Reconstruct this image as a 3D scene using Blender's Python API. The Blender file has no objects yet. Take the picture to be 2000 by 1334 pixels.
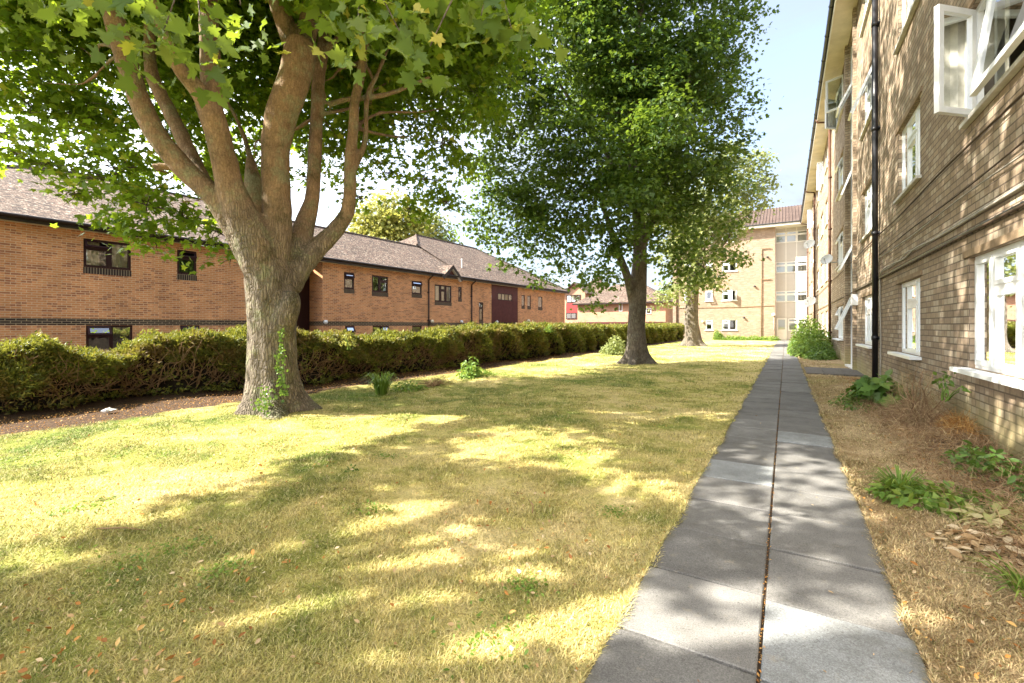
import bpy, math, random
import numpy as np
from math import sin, cos, tan, atan, radians, pi
from mathutils import Vector, Matrix
random.seed(7); RNG = np.random.default_rng(11)
S = bpy.context.scene
COL = S.collection
# ------------------------------------------------------------------ camera, sky, sun, exposure
H = 1.45; F = 889.0; YAW = radians(31.0); HY = 638.0
cs, sn = cos(YAW), sin(YAW)
cam = bpy.data.objects.new('camera', bpy.data.cameras.new('camera')); COL.objects.link(cam)
cam.location = (0, 0, H); cam.rotation_euler = (pi/2, 0, YAW)
cam.data.sensor_width = 36; cam.data.lens = F/2000*36; cam.data.shift_y = -29/2000
cam.data.clip_start = .05; cam.data.clip_end = 3000
S.camera = cam
SUN_AZ, SUN_EL = radians(57), radians(42)          # azimuth from -Y towards -X
to_sun = Vector((-sin(SUN_AZ)*cos(SUN_EL), -cos(SUN_AZ)*cos(SUN_EL), sin(SUN_EL)))
sun = bpy.data.objects.new('sun', bpy.data.lights.new('sun', 'SUN')); COL.objects.link(sun)
sun.data.energy = 5.0; sun.data.angle = radians(.55); sun.data.color = (1, .93, .80)
sun.rotation_euler = to_sun.to_track_quat('Z', 'Y').to_euler()
W = bpy.data.worlds.new('World'); S.world = W; W.use_nodes = True
nt = W.node_tree; nd = nt.nodes; lk = nt.links; nd.clear()
out = nd.new('ShaderNodeOutputWorld'); bg = nd.new('ShaderNodeBackground'); bg.inputs['Strength'].default_value = .15
sky = nd.new('ShaderNodeTexSky'); sky.sky_type = 'NISHITA'; sky.sun_disc = False
sky.sun_elevation = SUN_EL; sky.sun_rotation = math.atan2(to_sun.x, to_sun.y)
sky.air_density = 1.0; sky.dust_density = 1.5; sky.ozone_density = 1.0
tc = nd.new('ShaderNodeTexCoord'); mp = nd.new('ShaderNodeMapping'); mp.inputs['Scale'].default_value = (1.2, 1.2, 3.2)
mp.inputs['Rotation'].default_value = (.2, .35, .6)
no = nd.new('ShaderNodeTexNoise'); no.inputs['Scale'].default_value = 1.6; no.inputs['Detail'].default_value = 9; no.inputs['Roughness'].default_value = .62
no.inputs['Distortion'].default_value = .5
cr = nd.new('ShaderNodeValToRGB'); cr.color_ramp.elements[0].position = .28; cr.color_ramp.elements[1].position = .66
cr.color_ramp.elements[0].color = (.28, .28, .28, 1); cr.color_ramp.elements[1].color = (.95, .95, .95, 1)
mx = nd.new('ShaderNodeMixRGB')
# thin cloud, brighter on the side of the sky the sun stands in
dt = nd.new('ShaderNodeVectorMath'); dt.operation = 'DOT_PRODUCT'; lk.new(tc.outputs['Generated'], dt.inputs[0]); dt.inputs[1].default_value = tuple(to_sun)
cl = nd.new('ShaderNodeValToRGB'); e_ = cl.color_ramp.elements; e_[0].position = .16; e_[0].color = (.118, .126, .143, 1); e_[1].position = .75; e_[1].color = (.66, .65, .63, 1)
c10 = nd.new('ShaderNodeVectorMath'); c10.operation = 'SCALE'; c10.inputs['Scale'].default_value = 10.; lk.new(dt.outputs['Value'], cl.inputs[0]); lk.new(cl.outputs[0], c10.inputs[0]); lk.new(c10.outputs[0], mx.inputs[2])
lk.new(tc.outputs['Generated'], mp.inputs[0]); lk.new(mp.outputs[0], no.inputs['Vector']); lk.new(no.outputs['Fac'], cr.inputs[0])
lk.new(cr.outputs[0], mx.inputs[0]); lk.new(sky.outputs[0], mx.inputs[1]); lk.new(mx.outputs[0], bg.inputs['Color']); lk.new(bg.outputs[0], out.inputs[0])
S.view_settings.view_transform = 'Standard'; S.view_settings.look = 'None'; S.view_settings.gamma = 1
S.view_settings.exposure = 2.12
S.cycles.max_bounces = 8; S.cycles.transparent_max_bounces = 12; S.cycles.diffuse_bounces = 4

# ------------------------------------------------------------------ where a picture point lies in the world
def at(px, py, d):
    r = (px-1000)/F*d
    return Vector((cs*r-sn*d, sn*r+cs*d, H-(py-HY)*d/F))
def ground(px, py): return at(px, py, F*H/(py-HY))
def head(px): return atan((px-1000)/F)-YAW          # heading from +Y towards +X
def depth(p): return -sn*p[0]+cs*p[1]
def zat(py, p): return H-(py-HY)*depth(p)/F

# ------------------------------------------------------------------ tagging and mesh helpers
def tag(o, label=None, cat=None, group=None, kind=None):
    if label: o['label'] = label
    if cat: o['category'] = cat
    if group: o['group'] = group
    if kind: o['kind'] = kind
    return o
def thing(name, label, cat, loc=(0, 0, 0), group=None):
    o = bpy.data.objects.new(name, None); COL.objects.link(o); o.location = loc; o.empty_display_size = .2
    return tag(o, label, cat, group)
def root_loc(o):
    v = Vector((0, 0, 0))
    while o is not None: v = v+Vector(o.location); o = o.parent
    return v
def link(name, me, mat, parent=None, smooth=False):
    if mat is not None:
        for m in (mat if isinstance(mat, (list, tuple)) else [mat]): me.materials.append(m)
    o = bpy.data.objects.new(name, me); COL.objects.link(o)
    if parent is not None:
        o.parent = parent; me.transform(Matrix.Translation(-root_loc(parent)))
    if smooth: me.shade_smooth()
    return o
def fluted(mb, spec, seg=40, lobes_=5, amp=.55, ph=0., z_on=.9):
    """trunk whose foot spreads into buttresses: rows of (px,py,width px,depth)"""
    P = limb(spec, 6); k0 = len(mb.v)
    for i, (x, y, z, r) in enumerate(P):
        f = max(0., 1-z/z_on)**2.2
        for j in range(seg):
            a = 2*pi*j/seg; w = (.5+.5*cos(lobes_*a+ph+.9*sin(a+ph)))**1.3*(.75+.35*sin(2*a+ph)); q = r*(1+amp*f*(w*1.5-.25))*(1+.03*sin(9*a+z*2))
            mb.v.append((x+q*cos(a), y+q*sin(a), z))
    n = len(P)
    for i in range(n-1):
        for j in range(seg): mb.f.append((k0+i*seg+j, k0+i*seg+(j+1) % seg, k0+(i+1)*seg+(j+1) % seg, k0+(i+1)*seg+j)); mb.m.append(0)
    mb.f.append(tuple(k0+j for j in range(seg-1, -1, -1))); mb.m.append(0); mb.f.append(tuple(k0+(n-1)*seg+j for j in range(seg))); mb.m.append(0)
class MB:
    def __init__(s): s.v = []; s.f = []; s.m = []
    def poly(s, pts, m=0):
        n = len(s.v); s.v += [tuple(p) for p in pts]; s.f.append(tuple(range(n, n+len(pts)))); s.m.append(m)
    def box(s, O, U, N, Zv, a, m=0):
        u0, u1, n0, n1, z0, z1 = a
        P = [O+U*u+N*n+Zv*z for z in (z0, z1) for n in (n0, n1) for u in (u0, u1)]
        k = len(s.v); s.v += [tuple(p) for p in P]
        for q in ((0, 1, 3, 2), (4, 6, 7, 5), (0, 4, 5, 1), (2, 3, 7, 6), (0, 2, 6, 4), (1, 5, 7, 3)):
            s.f.append(tuple(k+i for i in q)); s.m.append(m)
    def wbox(s, x0, x1, y0, y1, z0, z1, m=0):
        s.box(Vector((0, 0, 0)), Vector((1, 0, 0)), Vector((0, 1, 0)), Vector((0, 0, 1)), (x0, x1, y0, y1, z0, z1), m)
    def tube(s, pts, rad, seg=8, m=0, cap=True):
        pts = [Vector(p) for p in pts]
        if not hasattr(rad, '__len__'): rad = [rad]*len(pts)
        k0 = len(s.v); ref = None
        for i, p in enumerate(pts):
            t = (pts[min(i+1, len(pts)-1)]-pts[max(i-1, 0)])
            if t.length < 1e-6: t = Vector((0, 0, 1))
            t.normalize()
            if ref is None: ref = Vector((1, 0, 0)) if abs(t.x) < .8 else Vector((0, 1, 0))
            a = (ref-t*ref.dot(t)).normalized(); ref = a; b = t.cross(a)
            for j in range(seg):
                an = 2*pi*j/seg; s.v.append(tuple(p+(a*cos(an)+b*sin(an))*rad[i]))
        for i in range(len(pts)-1):
            for j in range(seg):
                s.f.append((k0+i*seg+j, k0+i*seg+(j+1) % seg, k0+(i+1)*seg+(j+1) % seg, k0+(i+1)*seg+j)); s.m.append(m)
        if cap:
            s.f.append(tuple(k0+j for j in range(seg-1, -1, -1))); s.m.append(m)
            s.f.append(tuple(k0+(len(pts)-1)*seg+j for j in range(seg))); s.m.append(m)
    def build(s, name, mat, parent=None, smooth=False, uv=True, fix=True):
        me = bpy.data.meshes.new(name); me.from_pydata(s.v, [], s.f)
        me.polygons.foreach_set('material_index', s.m)
        if uv:
            ul = me.uv_layers.new(name='UVMap'); Z = Vector((0, 0, 1)); data = [0.0]*(2*len(me.loops))
            for p in me.polygons:
                n = p.normal
                t = Z.cross(n) if abs(n.z) < .999 else Vector((1, 0, 0))
                t.normalize(); b = n.cross(t)
                for li in p.loop_indices:
                    co = me.vertices[me.loops[li].vertex_index].co
                    data[2*li] = co.dot(t); data[2*li+1] = co.dot(b)
            ul.data.foreach_set('uv', data)
        me.update()
        return link(name, me, mat, parent, smooth)
def mass(name, tmpl, faces, pos, rot, scale, mat, parent=None):
    """many small leaf-sized pieces as one mesh: tmpl (k,3), pos (N,3), rot (N,3,3), scale (N,)"""
    tmpl = np.asarray(tmpl, float); N = len(pos); k = len(tmpl)
    v = np.einsum('nij,kj->nki', rot, tmpl)*np.asarray(scale)[:, None, None]+pos[:, None, :]
    v = v.reshape(-1, 3)
    fl = np.concatenate([np.array(f) for f in faces]); fs = np.array([len(f) for f in faces])
    loops = (fl[None, :]+(np.arange(N)*k)[:, None]).ravel()
    tot = np.tile(fs, N); st = np.concatenate([[0], np.cumsum(tot)[:-1]])
    me = bpy.data.meshes.new(name)
    me.vertices.add(len(v)); me.vertices.foreach_set('co', v.astype(np.float32).ravel())
    me.loops.add(len(loops)); me.loops.foreach_set('vertex_index', loops.astype(np.int32))
    me.polygons.add(len(tot)); me.polygons.foreach_set('loop_start', st.astype(np.int32)); me.polygons.foreach_set('loop_total', tot.astype(np.int32))
    me.update(calc_edges=True)
    return link(name, me, mat, parent)
def frames(nrm, spin=None, up=None):
    """rotation matrices whose third column is nrm"""
    n = nrm/np.linalg.norm(nrm, axis=1, keepdims=True); N = len(n)
    if up is None:
        up = RNG.normal(size=(N, 3))
    t = up-n*(up*n).sum(1, keepdims=True); t /= (np.linalg.norm(t, axis=1, keepdims=True)+1e-9)
    b = np.cross(t, n)
    return np.stack([b, t, n], axis=2)
def smooth_path(pts, n=4):
    """Catmull-Rom through rows of (x,y,z,r)"""
    P = [np.array(p, float) for p in pts]; P = [2*P[0]-P[1]]+P+[2*P[-1]-P[-2]]; o = []
    for i in range(1, len(P)-2):
        for k in range(n):
            t = k/n; a, b, c, d = P[i-1], P[i], P[i+1], P[i+2]
            o.append(.5*((2*b)+(-a+c)*t+(2*a-5*b+4*c-d)*t*t+(-a+3*b-3*c+d)*t**3))
    o.append(P[-2]); return o

# ------------------------------------------------------------------ materials
def mat(name):
    m = bpy.data.materials.new(name); m.use_nodes = True; m.node_tree.nodes.clear(); return m
class NT:
    def __init__(s, m): s.t = m.node_tree; s.n = s.t.nodes; s.l = s.t.links
    def new(s, k, **kw):
        n = s.n.new(k)
        for a, v in kw.items():
            if a.startswith('_'): setattr(n, a[1:], v)
            else: s.put(n, a.replace('__', ' '), v)
        return n
    def put(s, n, key, v):
        i = n.inputs[int(key[1:])] if key[0] == 'i' and key[1:].isdigit() else n.inputs[key]
        if hasattr(v, 'outputs'): v = v.outputs[0]
        if isinstance(v, bpy.types.NodeSocket): s.l.new(v, i)
        else: i.default_value = v
    def noise(s, vec, scale, detail=4, rough=.55, dist=0):
        return s.new('ShaderNodeTexNoise', Vector=vec, Scale=scale, Detail=detail, Roughness=rough, Distortion=dist).outputs['Fac']
    def ramp(s, fac, stops, mode='LINEAR'):
        n = s.new('ShaderNodeValToRGB'); e = n.color_ramp.elements; n.color_ramp.interpolation = mode
        while len(e) < len(stops): e.new(.5)
        for i, (p, c) in enumerate(stops):
            e[i].position = p; e[i].color = (*(c if hasattr(c, '__len__') else (c, c, c)), 1)
        s.put(n, 'i0', fac); return n.outputs[0]
    def mix(s, fac, a, b, mode='MIX'):
        n = s.new('ShaderNodeMixRGB', _blend_type=mode)
        for k, v in (('i0', fac), ('i1', a), ('i2', b)):
            if isinstance(v, tuple) and len(v) == 3: v = (*v, 1)
            s.put(n, k, v)
        return n.outputs[0]
    def math(s, op, a, b=0., c=None, clamp=False):
        n = s.new('ShaderNodeMath', _operation=op, _use_clamp=clamp); s.put(n, 'i0', a); s.put(n, 'i1', b)
        if c is not None: s.put(n, 'i2', c)
        return n.outputs[0]
    def bump(s, h, strength, dist=.02):
        return s.new('ShaderNodeBump', Height=h, Strength=strength, Distance=dist).outputs[0]
    def principled(s, col, rough=.8, bump=None, spec=.3, metal=0):
        p = s.new('ShaderNodeBsdfPrincipled'); s.put(p, 'Base Color', (*col, 1) if isinstance(col, tuple) and len(col) == 3 else col)
        s.put(p, 'Roughness', rough); s.put(p, 'Specular IOR Level', spec); s.put(p, 'Metallic', metal)
        if bump is not None: s.put(p, 'Normal', bump)
        return p
    def out(s, sh): o = s.n.new('ShaderNodeOutputMaterial'); s.l.new(sh.outputs[0] if hasattr(sh, 'outputs') else sh, o.inputs[0])
def coords(g, kind='Object'): return g.new('ShaderNodeTexCoord').outputs[kind]
def xyz(g, vec):
    n = g.new('ShaderNodeSeparateXYZ'); g.put(n, 'i0', vec); return n.outputs

def simple(name, col, rough=.6, var=.12, scale=9., bump=.0, spec=.3, metal=0):
    m = mat(name); g = NT(m); v = coords(g)
    f = g.noise(v, scale, 6, .65); k = g.ramp(f, [(.25, 1-var*1.6), (.75, 1+var)])
    c = g.mix(1., col, k, 'MULTIPLY')
    g.out(g.principled(c, rough, g.bump(g.noise(v, scale*9, 3), bump, .01) if bump else None, spec, metal)); return m

def brick(name, c1, c2, c3, mortar, course, length, mort=.012, algae=False, patch=(.82, 1.12), bumpk=.5, rowfreq=2, stain=None):
    m = mat(name); g = NT(m); uv = coords(g, 'UV'); v = coords(g)
    def tex(ca, cb, bias):
        b = g.new('ShaderNodeTexBrick', _offset=.5, _offset_frequency=rowfreq); g.put(b, 'Vector', uv); g.put(b, 'Scale', 1.)
        g.put(b, 'Brick Width', length); g.put(b, 'Row Height', course); g.put(b, 'Mortar Size', mort); g.put(b, 'Mortar Smooth', .35); g.put(b, 'Bias', bias)
        g.put(b, 'Color1', (*ca, 1)); g.put(b, 'Color2', (*cb, 1)); g.put(b, 'Mortar', (*mortar, 1)); return b
    b = tex(c1, c2, -.15)
    # a second hue drawn per brick from a cell noise on the same grid
    sx = g.new('ShaderNodeSeparateXYZ'); g.put(sx, 'i0', uv)
    row = g.math('FLOOR', g.math('DIVIDE', sx.outputs[1], course))
    odd = g.math('MULTIPLY', g.math('MODULO', g.math('ABSOLUTE', row), 2.), .5)
    colm = g.math('FLOOR', g.math('ADD', g.math('DIVIDE', sx.outputs[0], length), odd))
    cell = g.new('ShaderNodeCombineXYZ'); g.put(cell, 'i0', colm); g.put(cell, 'i1', row)
    wn = g.new('ShaderNodeTexWhiteNoise', _noise_dimensions='3D'); g.put(wn, 'Vector', cell)
    sel = g.ramp(wn.outputs['Value'], [(.70, 0.), (.80, .85)])
    body = g.mix(sel, b.outputs['Color'], c3)
    col = g.mix(b.outputs['Fac'], body, mortar)
    sm_ = g.new('ShaderNodeMapping'); g.put(sm_, 'Vector', v); g.put(sm_, 'Scale', (1.6, 1.6, .28)); col = g.mix(g.ramp(g.noise(sm_, 1.3, 6, .7), [(.58, 0.), (.76, .25)]), col, (.15, .10, .07)); n1 = g.ramp(g.noise(v, 1.1, 5, .6), [(.3, patch[0]), (.7, patch[1])]); n2 = g.ramp(g.noise(v, 26., 4, .7), [(.25, .82), (.75, 1.14)])
    col = g.mix(1., g.mix(1., col, n1, 'MULTIPLY'), n2, 'MULTIPLY')
    if algae:
        z = xyz(g, v)[2]
        k = g.math('ADD', g.math('MULTIPLY', z, -1.1), g.math('MULTIPLY', g.noise(v, 1.3, 4), 1.5))
        k = g.ramp(k, [(.0, 0.), (.75, .62)])
        col = g.mix(k, col, (.42, .37, .15))
        st = g.new('ShaderNodeMapping'); g.put(st, 'Vector', v); g.put(st, 'Scale', (2.5, 2.5, .35))
        k2 = g.ramp(g.noise(st, 1.2, 4), [(.55, 0.), (.75, .35)]); col = g.mix(k2, col, (.17, .13, .09))
    h = g.mix(1., g.math('SUBTRACT', 1., b.outputs['Fac']), g.ramp(g.noise(v, 60., 3), [(0., .7), (1., 1.)]), 'MULTIPLY')
    g.out(g.principled(col, .88, g.bump(h, bumpk, .012), .2)); return m

def roof_tile(name, ca, cb, cc, lichen, row=.13, length=.2, sun=1.):
    m = mat(name); g = NT(m); uv = coords(g, 'UV'); v = coords(g)
    b = g.new('ShaderNodeTexBrick', _offset=.5); g.put(b, 'Vector', uv); g.put(b, 'Scale', 1.); g.put(b, 'Brick Width', length); g.put(b, 'Row Height', row)
    g.put(b, 'Mortar Size', .011); g.put(b, 'Mortar Smooth', .3); g.put(b, 'Bias', -.1)
    g.put(b, 'Color1', (*ca, 1)); g.put(b, 'Color2', (*cb, 1)); g.put(b, 'Mortar', (.06, .045, .04, 1))
    sx = g.new('ShaderNodeSeparateXYZ'); g.put(sx, 'i0', uv)
    row_ = g.math('FLOOR', g.math('DIVIDE', sx.outputs[1], row)); odd = g.math('MULTIPLY', g.math('MODULO', g.math('ABSOLUTE', row_), 2.), .5)
    cell = g.new('ShaderNodeCombineXYZ'); g.put(cell, 'i0', g.math('FLOOR', g.math('ADD', g.math('DIVIDE', sx.outputs[0], length), odd))); g.put(cell, 'i1', row_)
    wn = g.new('ShaderNodeTexWhiteNoise', _noise_dimensions='3D'); g.put(wn, 'Vector', cell)
    c = g.mix(g.ramp(wn.outputs['Value'], [(.6, 0.), (.7, 1.)]), b.outputs['Color'], cc)
    c = g.mix(g.ramp(g.noise(v, 7., 6, .75), [(.54, 0.), (.60, .9)]), c, lichen)
    c = g.mix(1., c, g.ramp(g.noise(v, .6, 4), [(.3, .8), (.7, 1.15)]), 'MULTIPLY')
    fr = g.math('FRACT', g.math('DIVIDE', sx.outputs[1], row))
    h = g.math('ADD', g.math('MULTIPLY', fr, -.6), g.math('MULTIPLY', wn.outputs['Value'], .35))
    h = g.math('SUBTRACT', h, g.math('MULTIPLY', b.outputs['Fac'], .5))
    g.out(g.principled(c, .9, g.bump(h, .9, .03), .15)); return m

def leafmat(name, dark, mid, light, trans=.42, tcol=(.42, .55, .05), rough=.5, warm=None, spots=.55, dead=None):
    m = mat(name); g = NT(m); v = coords(g)
    r = g.new('ShaderNodeNewGeometry').outputs['Random Per Island']
    c = g.ramp(r, [(0., dark), (.5, mid), (.93, light)]+([(.985, warm)] if warm else []))
    c = g.mix(1., c, g.ramp(g.noise(v, spots, 3), [(.3, .75), (.7, 1.25)]), 'MULTIPLY')
    if dead: c = g.mix(g.ramp(g.math('ADD', g.noise(v, .9, 5, .7), g.math('MULTIPLY', r, .12)), [(.58, 0.), (.68, .85)]), c, dead)
    p = g.principled(c, rough, None, .35)
    t = g.new('ShaderNodeBsdfTranslucent'); g.put(t, 'Color', g.mix(.65, c, tcol))
    x = g.new('ShaderNodeMixShader'); g.put(x, 'i0', trans); g.l.new(p.outputs[0], x.inputs[1]); g.l.new(t.outputs[0], x.inputs[2])
    g.out(x); return m

def lawn_nodes(g, v):
    """straw and green patches of the lawn, shared by the turf and its blades"""
    n1 = g.noise(v, .55, 4, .6, .4); n2 = g.noise(v, 3.2, 4, .65)
    x = g.math('ADD', g.math('MULTIPLY', n1, .62), g.math('MULTIPLY', n2, .38))
    px = xyz(g, v)
    # greener towards the hedge and under the trees, straw on the strip by the flats
    gx = g.math('MULTIPLY', g.math('ADD', px[0], 1.0), -.010); x = g.math('ADD', x, g.math('MINIMUM', gx, .07))
    for (ax_, ay_, ar_) in ((-5.6, 7.2, 3.2), (-8.0, 2.2, 1.8), (-3.4, 12.5, 3.0)):
        dst = g.new('ShaderNodeVectorMath', _operation='DISTANCE'); g.put(dst, 'i0', v); dst.inputs[1].default_value = (ax_, ay_, 0)
        x = g.math('ADD', x, g.math('MULTIPLY', g.math('SUBTRACT', 1., g.math('DIVIDE', dst.outputs['Value'], ar_), None, True), .075))
    c = g.ramp(x, [(.42, (.70, .58, .28)), (.51, (.58, .50, .18)), (.585, (.34, .34, .085)), (.68, (.14, .20, .035))])
    s = g.ramp(px[0], [(.45, 0.), (.5, 0.)]) if False else g.math('GREATER_THAN', px[0], .45)
    strip = g.ramp(x, [(.42, (.52, .39, .23)), (.50, (.36, .25, .13)), (.57, (.42, .33, .15)), (.66, (.17, .20, .05))])
    return g.mix(s, c, strip), x
def lawn_material():
    m = mat('turf'); g = NT(m); v = coords(g); c, x = lawn_nodes(g, v); px = xyz(g, v)
    fine = g.noise(v, 55., 5, .75); c = g.mix(1., c, g.ramp(fine, [(.25, .45), (.75, 1.35)]), 'MULTIPLY')
    # bare brown soil along the hedge, along the flats, and behind the hedge
    wob = g.math('MULTIPLY', g.math('SUBTRACT', g.noise(v, 1.7, 4, .6), .5), 1.1)
    hs = g.math('ADD', px[0], wob)
    k = g.ramp(g.math('MULTIPLY', g.math('ADD', hs, 9.75), 1.), [(.75, 1.), (1., 0.)])
    k2 = g.ramp(g.math('SUBTRACT', g.math('ADD', px[0], wob), 1.45), [(.0, 0.), (.25, 1.)])
    near = g.math('LESS_THAN', px[1], 16.); k2 = g.math('MULTIPLY', k2, near)
    soil = g.ramp(g.noise(v, 38., 6, .8), [(.3, (.02, .014, .01)), (.5, (.075, .048, .032)), (.70, (.21, .135, .08))])
    k = g.math('MAXIMUM', k, k2)
    c = g.mix(k, c, soil)
    g.out(g.principled(c, .95, g.bump(g.noise(v, 70., 4, .7), .8, .03), .1)); return m
def blade_material():
    m = mat('grass_blade'); g = NT(m); v = coords(g); c, x = lawn_nodes(g, v)
    r = g.new('ShaderNodeNewGeometry').outputs['Random Per Island']
    c = g.mix(g.ramp(r, [(.0, .0), (.62, .15), (1., .8)]), c, (.72, .62, .34))
    r2 = g.math('FRACT', g.math('MULTIPLY', r, 17.3)); c = g.mix(1., c, g.ramp(r2, [(0., .45), (.5, 1.), (1., 1.25)]), 'MULTIPLY')
    c = g.mix(g.ramp(r, [(.0, .55), (.25, 0.)]), c, (.16, .23, .045))
    p = g.principled(c, .7, None, .2); t = g.new('ShaderNodeBsdfTranslucent'); g.put(t, 'Color', c)
    s = g.new('ShaderNodeMixShader'); g.put(s, 'i0', .3); g.l.new(p.outputs[0], s.inputs[1]); g.l.new(t.outputs[0], s.inputs[2]); g.out(s); return m
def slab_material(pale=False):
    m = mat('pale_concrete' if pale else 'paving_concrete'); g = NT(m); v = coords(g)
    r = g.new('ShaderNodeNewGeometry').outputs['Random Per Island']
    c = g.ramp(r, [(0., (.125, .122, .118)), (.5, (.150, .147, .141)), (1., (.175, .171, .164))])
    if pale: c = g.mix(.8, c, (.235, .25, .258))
    c = g.mix(1., c, g.ramp(g.noise(v, 2.6, 6, .7), [(.3, .78), (.7, 1.22)]), 'MULTIPLY')
    c = g.mix(1., c, g.ramp(g.noise(v, 150., 3, .85), [(.2, .35), (.5, 1.), (.8, 1.9)]), 'MULTIPLY')
    c = g.mix(g.ramp(g.noise(v, 1.1, 6, .8), [(.50, 0.), (.66, .5)]), c, (.085, .08, .068)); c = g.mix(g.ramp(g.noise(v, 60., 2, .5), [(.66, 0.), (.72, .5)]), c, (.05, .045, .04))
    ex = g.math('ABSOLUTE', g.math('ADD', xyz(g, v)[0], .095)); c = g.mix(g.ramp(g.math('ADD', ex, g.math('MULTIPLY', g.noise(v, 7., 4, .7), .22)), [(.66, 0.), (.74, .7)]), c, (.10, .09, .05))
    c = g.mix(g.ramp(g.noise(v, 14., 5, .7), [(.60, 0.), (.74, .4)]), c, (.30, .26, .19))
    g.out(g.principled(c, .85, g.bump(g.noise(v, 150., 3), .35, .006), .25)); return m
def bark_material(name, base, warm, lichen, dark, vscale=1., warmk=.5):
    m = mat(name); g = NT(m); v = coords(g)
    mp_ = g.new('ShaderNodeMapping'); g.put(mp_, 'Vector', v); g.put(mp_, 'Scale', (1, 1, .16))
    wv = g.new('ShaderNodeMixRGB', _blend_type='ADD'); g.put(wv, 'i0', .06); g.put(wv, 'i1', mp_); g.put(wv, 'i2', g.new('ShaderNodeTexNoise', Vector=v, Scale=6.).outputs['Color'])
    ridg = g.new('ShaderNodeTexVoronoi', _feature='DISTANCE_TO_EDGE'); g.put(ridg, 'Vector', wv); g.put(ridg, 'Scale', 17.*vscale)
    rg = g.ramp(ridg.outputs['Distance'], [(0., 0.), (.22, 1.)])
    z = xyz(g, v)[2]
    up = g.ramp(g.math('ADD', g.math('MULTIPLY', z, .16), g.math('MULTIPLY', g.math('SUBTRACT', g.noise(v, .9, 4), .5), .7)), [(.38, 0.), (.62, 1.)])
    up = g.math('MULTIPLY', up, warmk)
    c = g.mix(up, base, warm)
    c = g.mix(1., c, g.ramp(g.noise(v, 3.2, 5), [(.3, .75), (.7, 1.2)]), 'MULTIPLY')
    c = g.mix(g.ramp(g.noise(v, 2.1, 7, .75), [(.50, 0.), (.62, .8)]), c, lichen)
    c = g.mix(g.ramp(g.noise(v, 1.3, 7, .7), [(.52, 0.), (.66, .85)]), c, dark)
    c = g.mix(1., c, g.ramp(g.noise(v, 38., 5, .8), [(.3, .6), (.7, 1.3)]), 'MULTIPLY')
    crack = g.mix(up, g.ramp(rg, [(0., .6), (1., 1.)]), g.ramp(rg, [(0., .8), (1., 1.)]))
    c = g.mix(1., c, crack, 'MULTIPLY')
    h = g.math('ADD', g.math('MULTIPLY', rg, g.math('SUBTRACT', 1., g.math('MULTIPLY', up, 1.2))), g.math('MULTIPLY', g.noise(v, 24., 5), .6))
    g.out(g.principled(c, .9, g.bump(h, .8, .03), .15)); return m
def glass_material(name, tint=(.8, .85, .85), refl=.10, ior=1.55):
    m = mat(name); g = NT(m)
    t = g.new('ShaderNodeBsdfTransparent'); g.put(t, 'Color', (*tint, 1)); gl = g.new('ShaderNodeBsdfGlossy'); g.put(gl, 'Roughness', .015); g.put(gl, 'Color', (.95, .97, 1, 1))
    fr = g.new('ShaderNodeFresnel'); g.put(fr, 'IOR', ior); f = g.math('ADD', g.math('MULTIPLY', fr, 1.25), refl, clamp=True)
    wob = g.bump(g.noise(coords(g), 1.6, 2), .05, .02); g.put(gl, 'Normal', wob)
    x = g.new('ShaderNodeMixShader'); g.put(x, 'i0', f); g.l.new(t.outputs[0], x.inputs[1]); g.l.new(gl.outputs[0], x.inputs[2]); g.out(x); return m

M = {}
M['buff'] = brick('buff_brick', (.345, .262, .185), (.265, .20, .142), (.44, .365, .275), (.16, .125, .095), .093, .286, .010, True)
M['buff_far'] = brick('buff_brick_far', (.30, .215, .155), (.245, .17, .12), (.36, .275, .205), (.29, .225, .17), .093, .286, .010, False, (.92, 1.08), .2)
M['red'] = brick('red_brick', (.62, .285, .12), (.55, .235, .098), (.33, .13, .065), (.64, .44, .27), .093, .286, .014, False, (.86, 1.2), .35)
M['red_far'] = brick('red_brick_far', (.48, .27, .17), (.42, .22, .14), (.38, .19, .12), (.50, .36, .25), .093, .286, .012)
M['band'] = brick('dark_brick', (.055, .042, .035), (.04, .03, .026), (.07, .05, .04), (.38, .29, .18), .093, .286, .014, rowfreq=2)
M['soldier'] = brick('dark_soldier_brick', (.055, .042, .035), (.04, .03, .026), (.07, .05, .04), (.33, .26, .17), 1.0, .093, .012)
M['tile'] = roof_tile('plain_clay_tile', (.115, .078, .060), (.165, .11, .085), (.06, .043, .037), (.34, .29, .23))
M['tile_far'] = roof_tile('ribbed_roof_tile', (.10, .07, .058), (.112, .078, .066), (.088, .062, .053), (.14, .105, .09), .35, .3)
M['upvc'] = simple('white_upvc', (.80, .82, .84), .35, .10, 2, 0, .45)
M['whitepaint'] = simple('white_paint', (.78, .76, .72), .5, .06, 2, 0, .3)
M['soffit'] = simple('cream_soffit', (.60, .53, .42), .7, .15, 1.5)
M['sill'] = simple('grey_sill', (.60, .58, .54), .7, .2, 6, .3)
M['lintel'] = simple('lintel_concrete', (.26, .185, .115), .85, .2, 5, .4)
M['maroon'] = simple('maroon_timber', (.035, .010, .010), .5, .2, 4)
M['maroon2'] = simple('maroon_cladding', (.095, .022, .022), .6, .2, 3)
M['brownpvc'] = simple('dark_brown_gutter', (.030, .020, .016), .4, .2, 3)
M['blackpipe'] = simple('black_drainpipe', (.012, .012, .016), .38, .3, 4, 0, .5)
M['rustpipe'] = simple('brown_drainpipe', (.10, .045, .025), .5, .3, 4)
M['panel'] = simple('grey_panel', (.52, .49, .46), .6, .06, .8)
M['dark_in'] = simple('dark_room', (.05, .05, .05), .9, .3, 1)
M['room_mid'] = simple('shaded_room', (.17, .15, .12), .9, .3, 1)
M['curtain'] = simple('net_curtain', (.62, .60, .52), .9, .15, 8)
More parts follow.
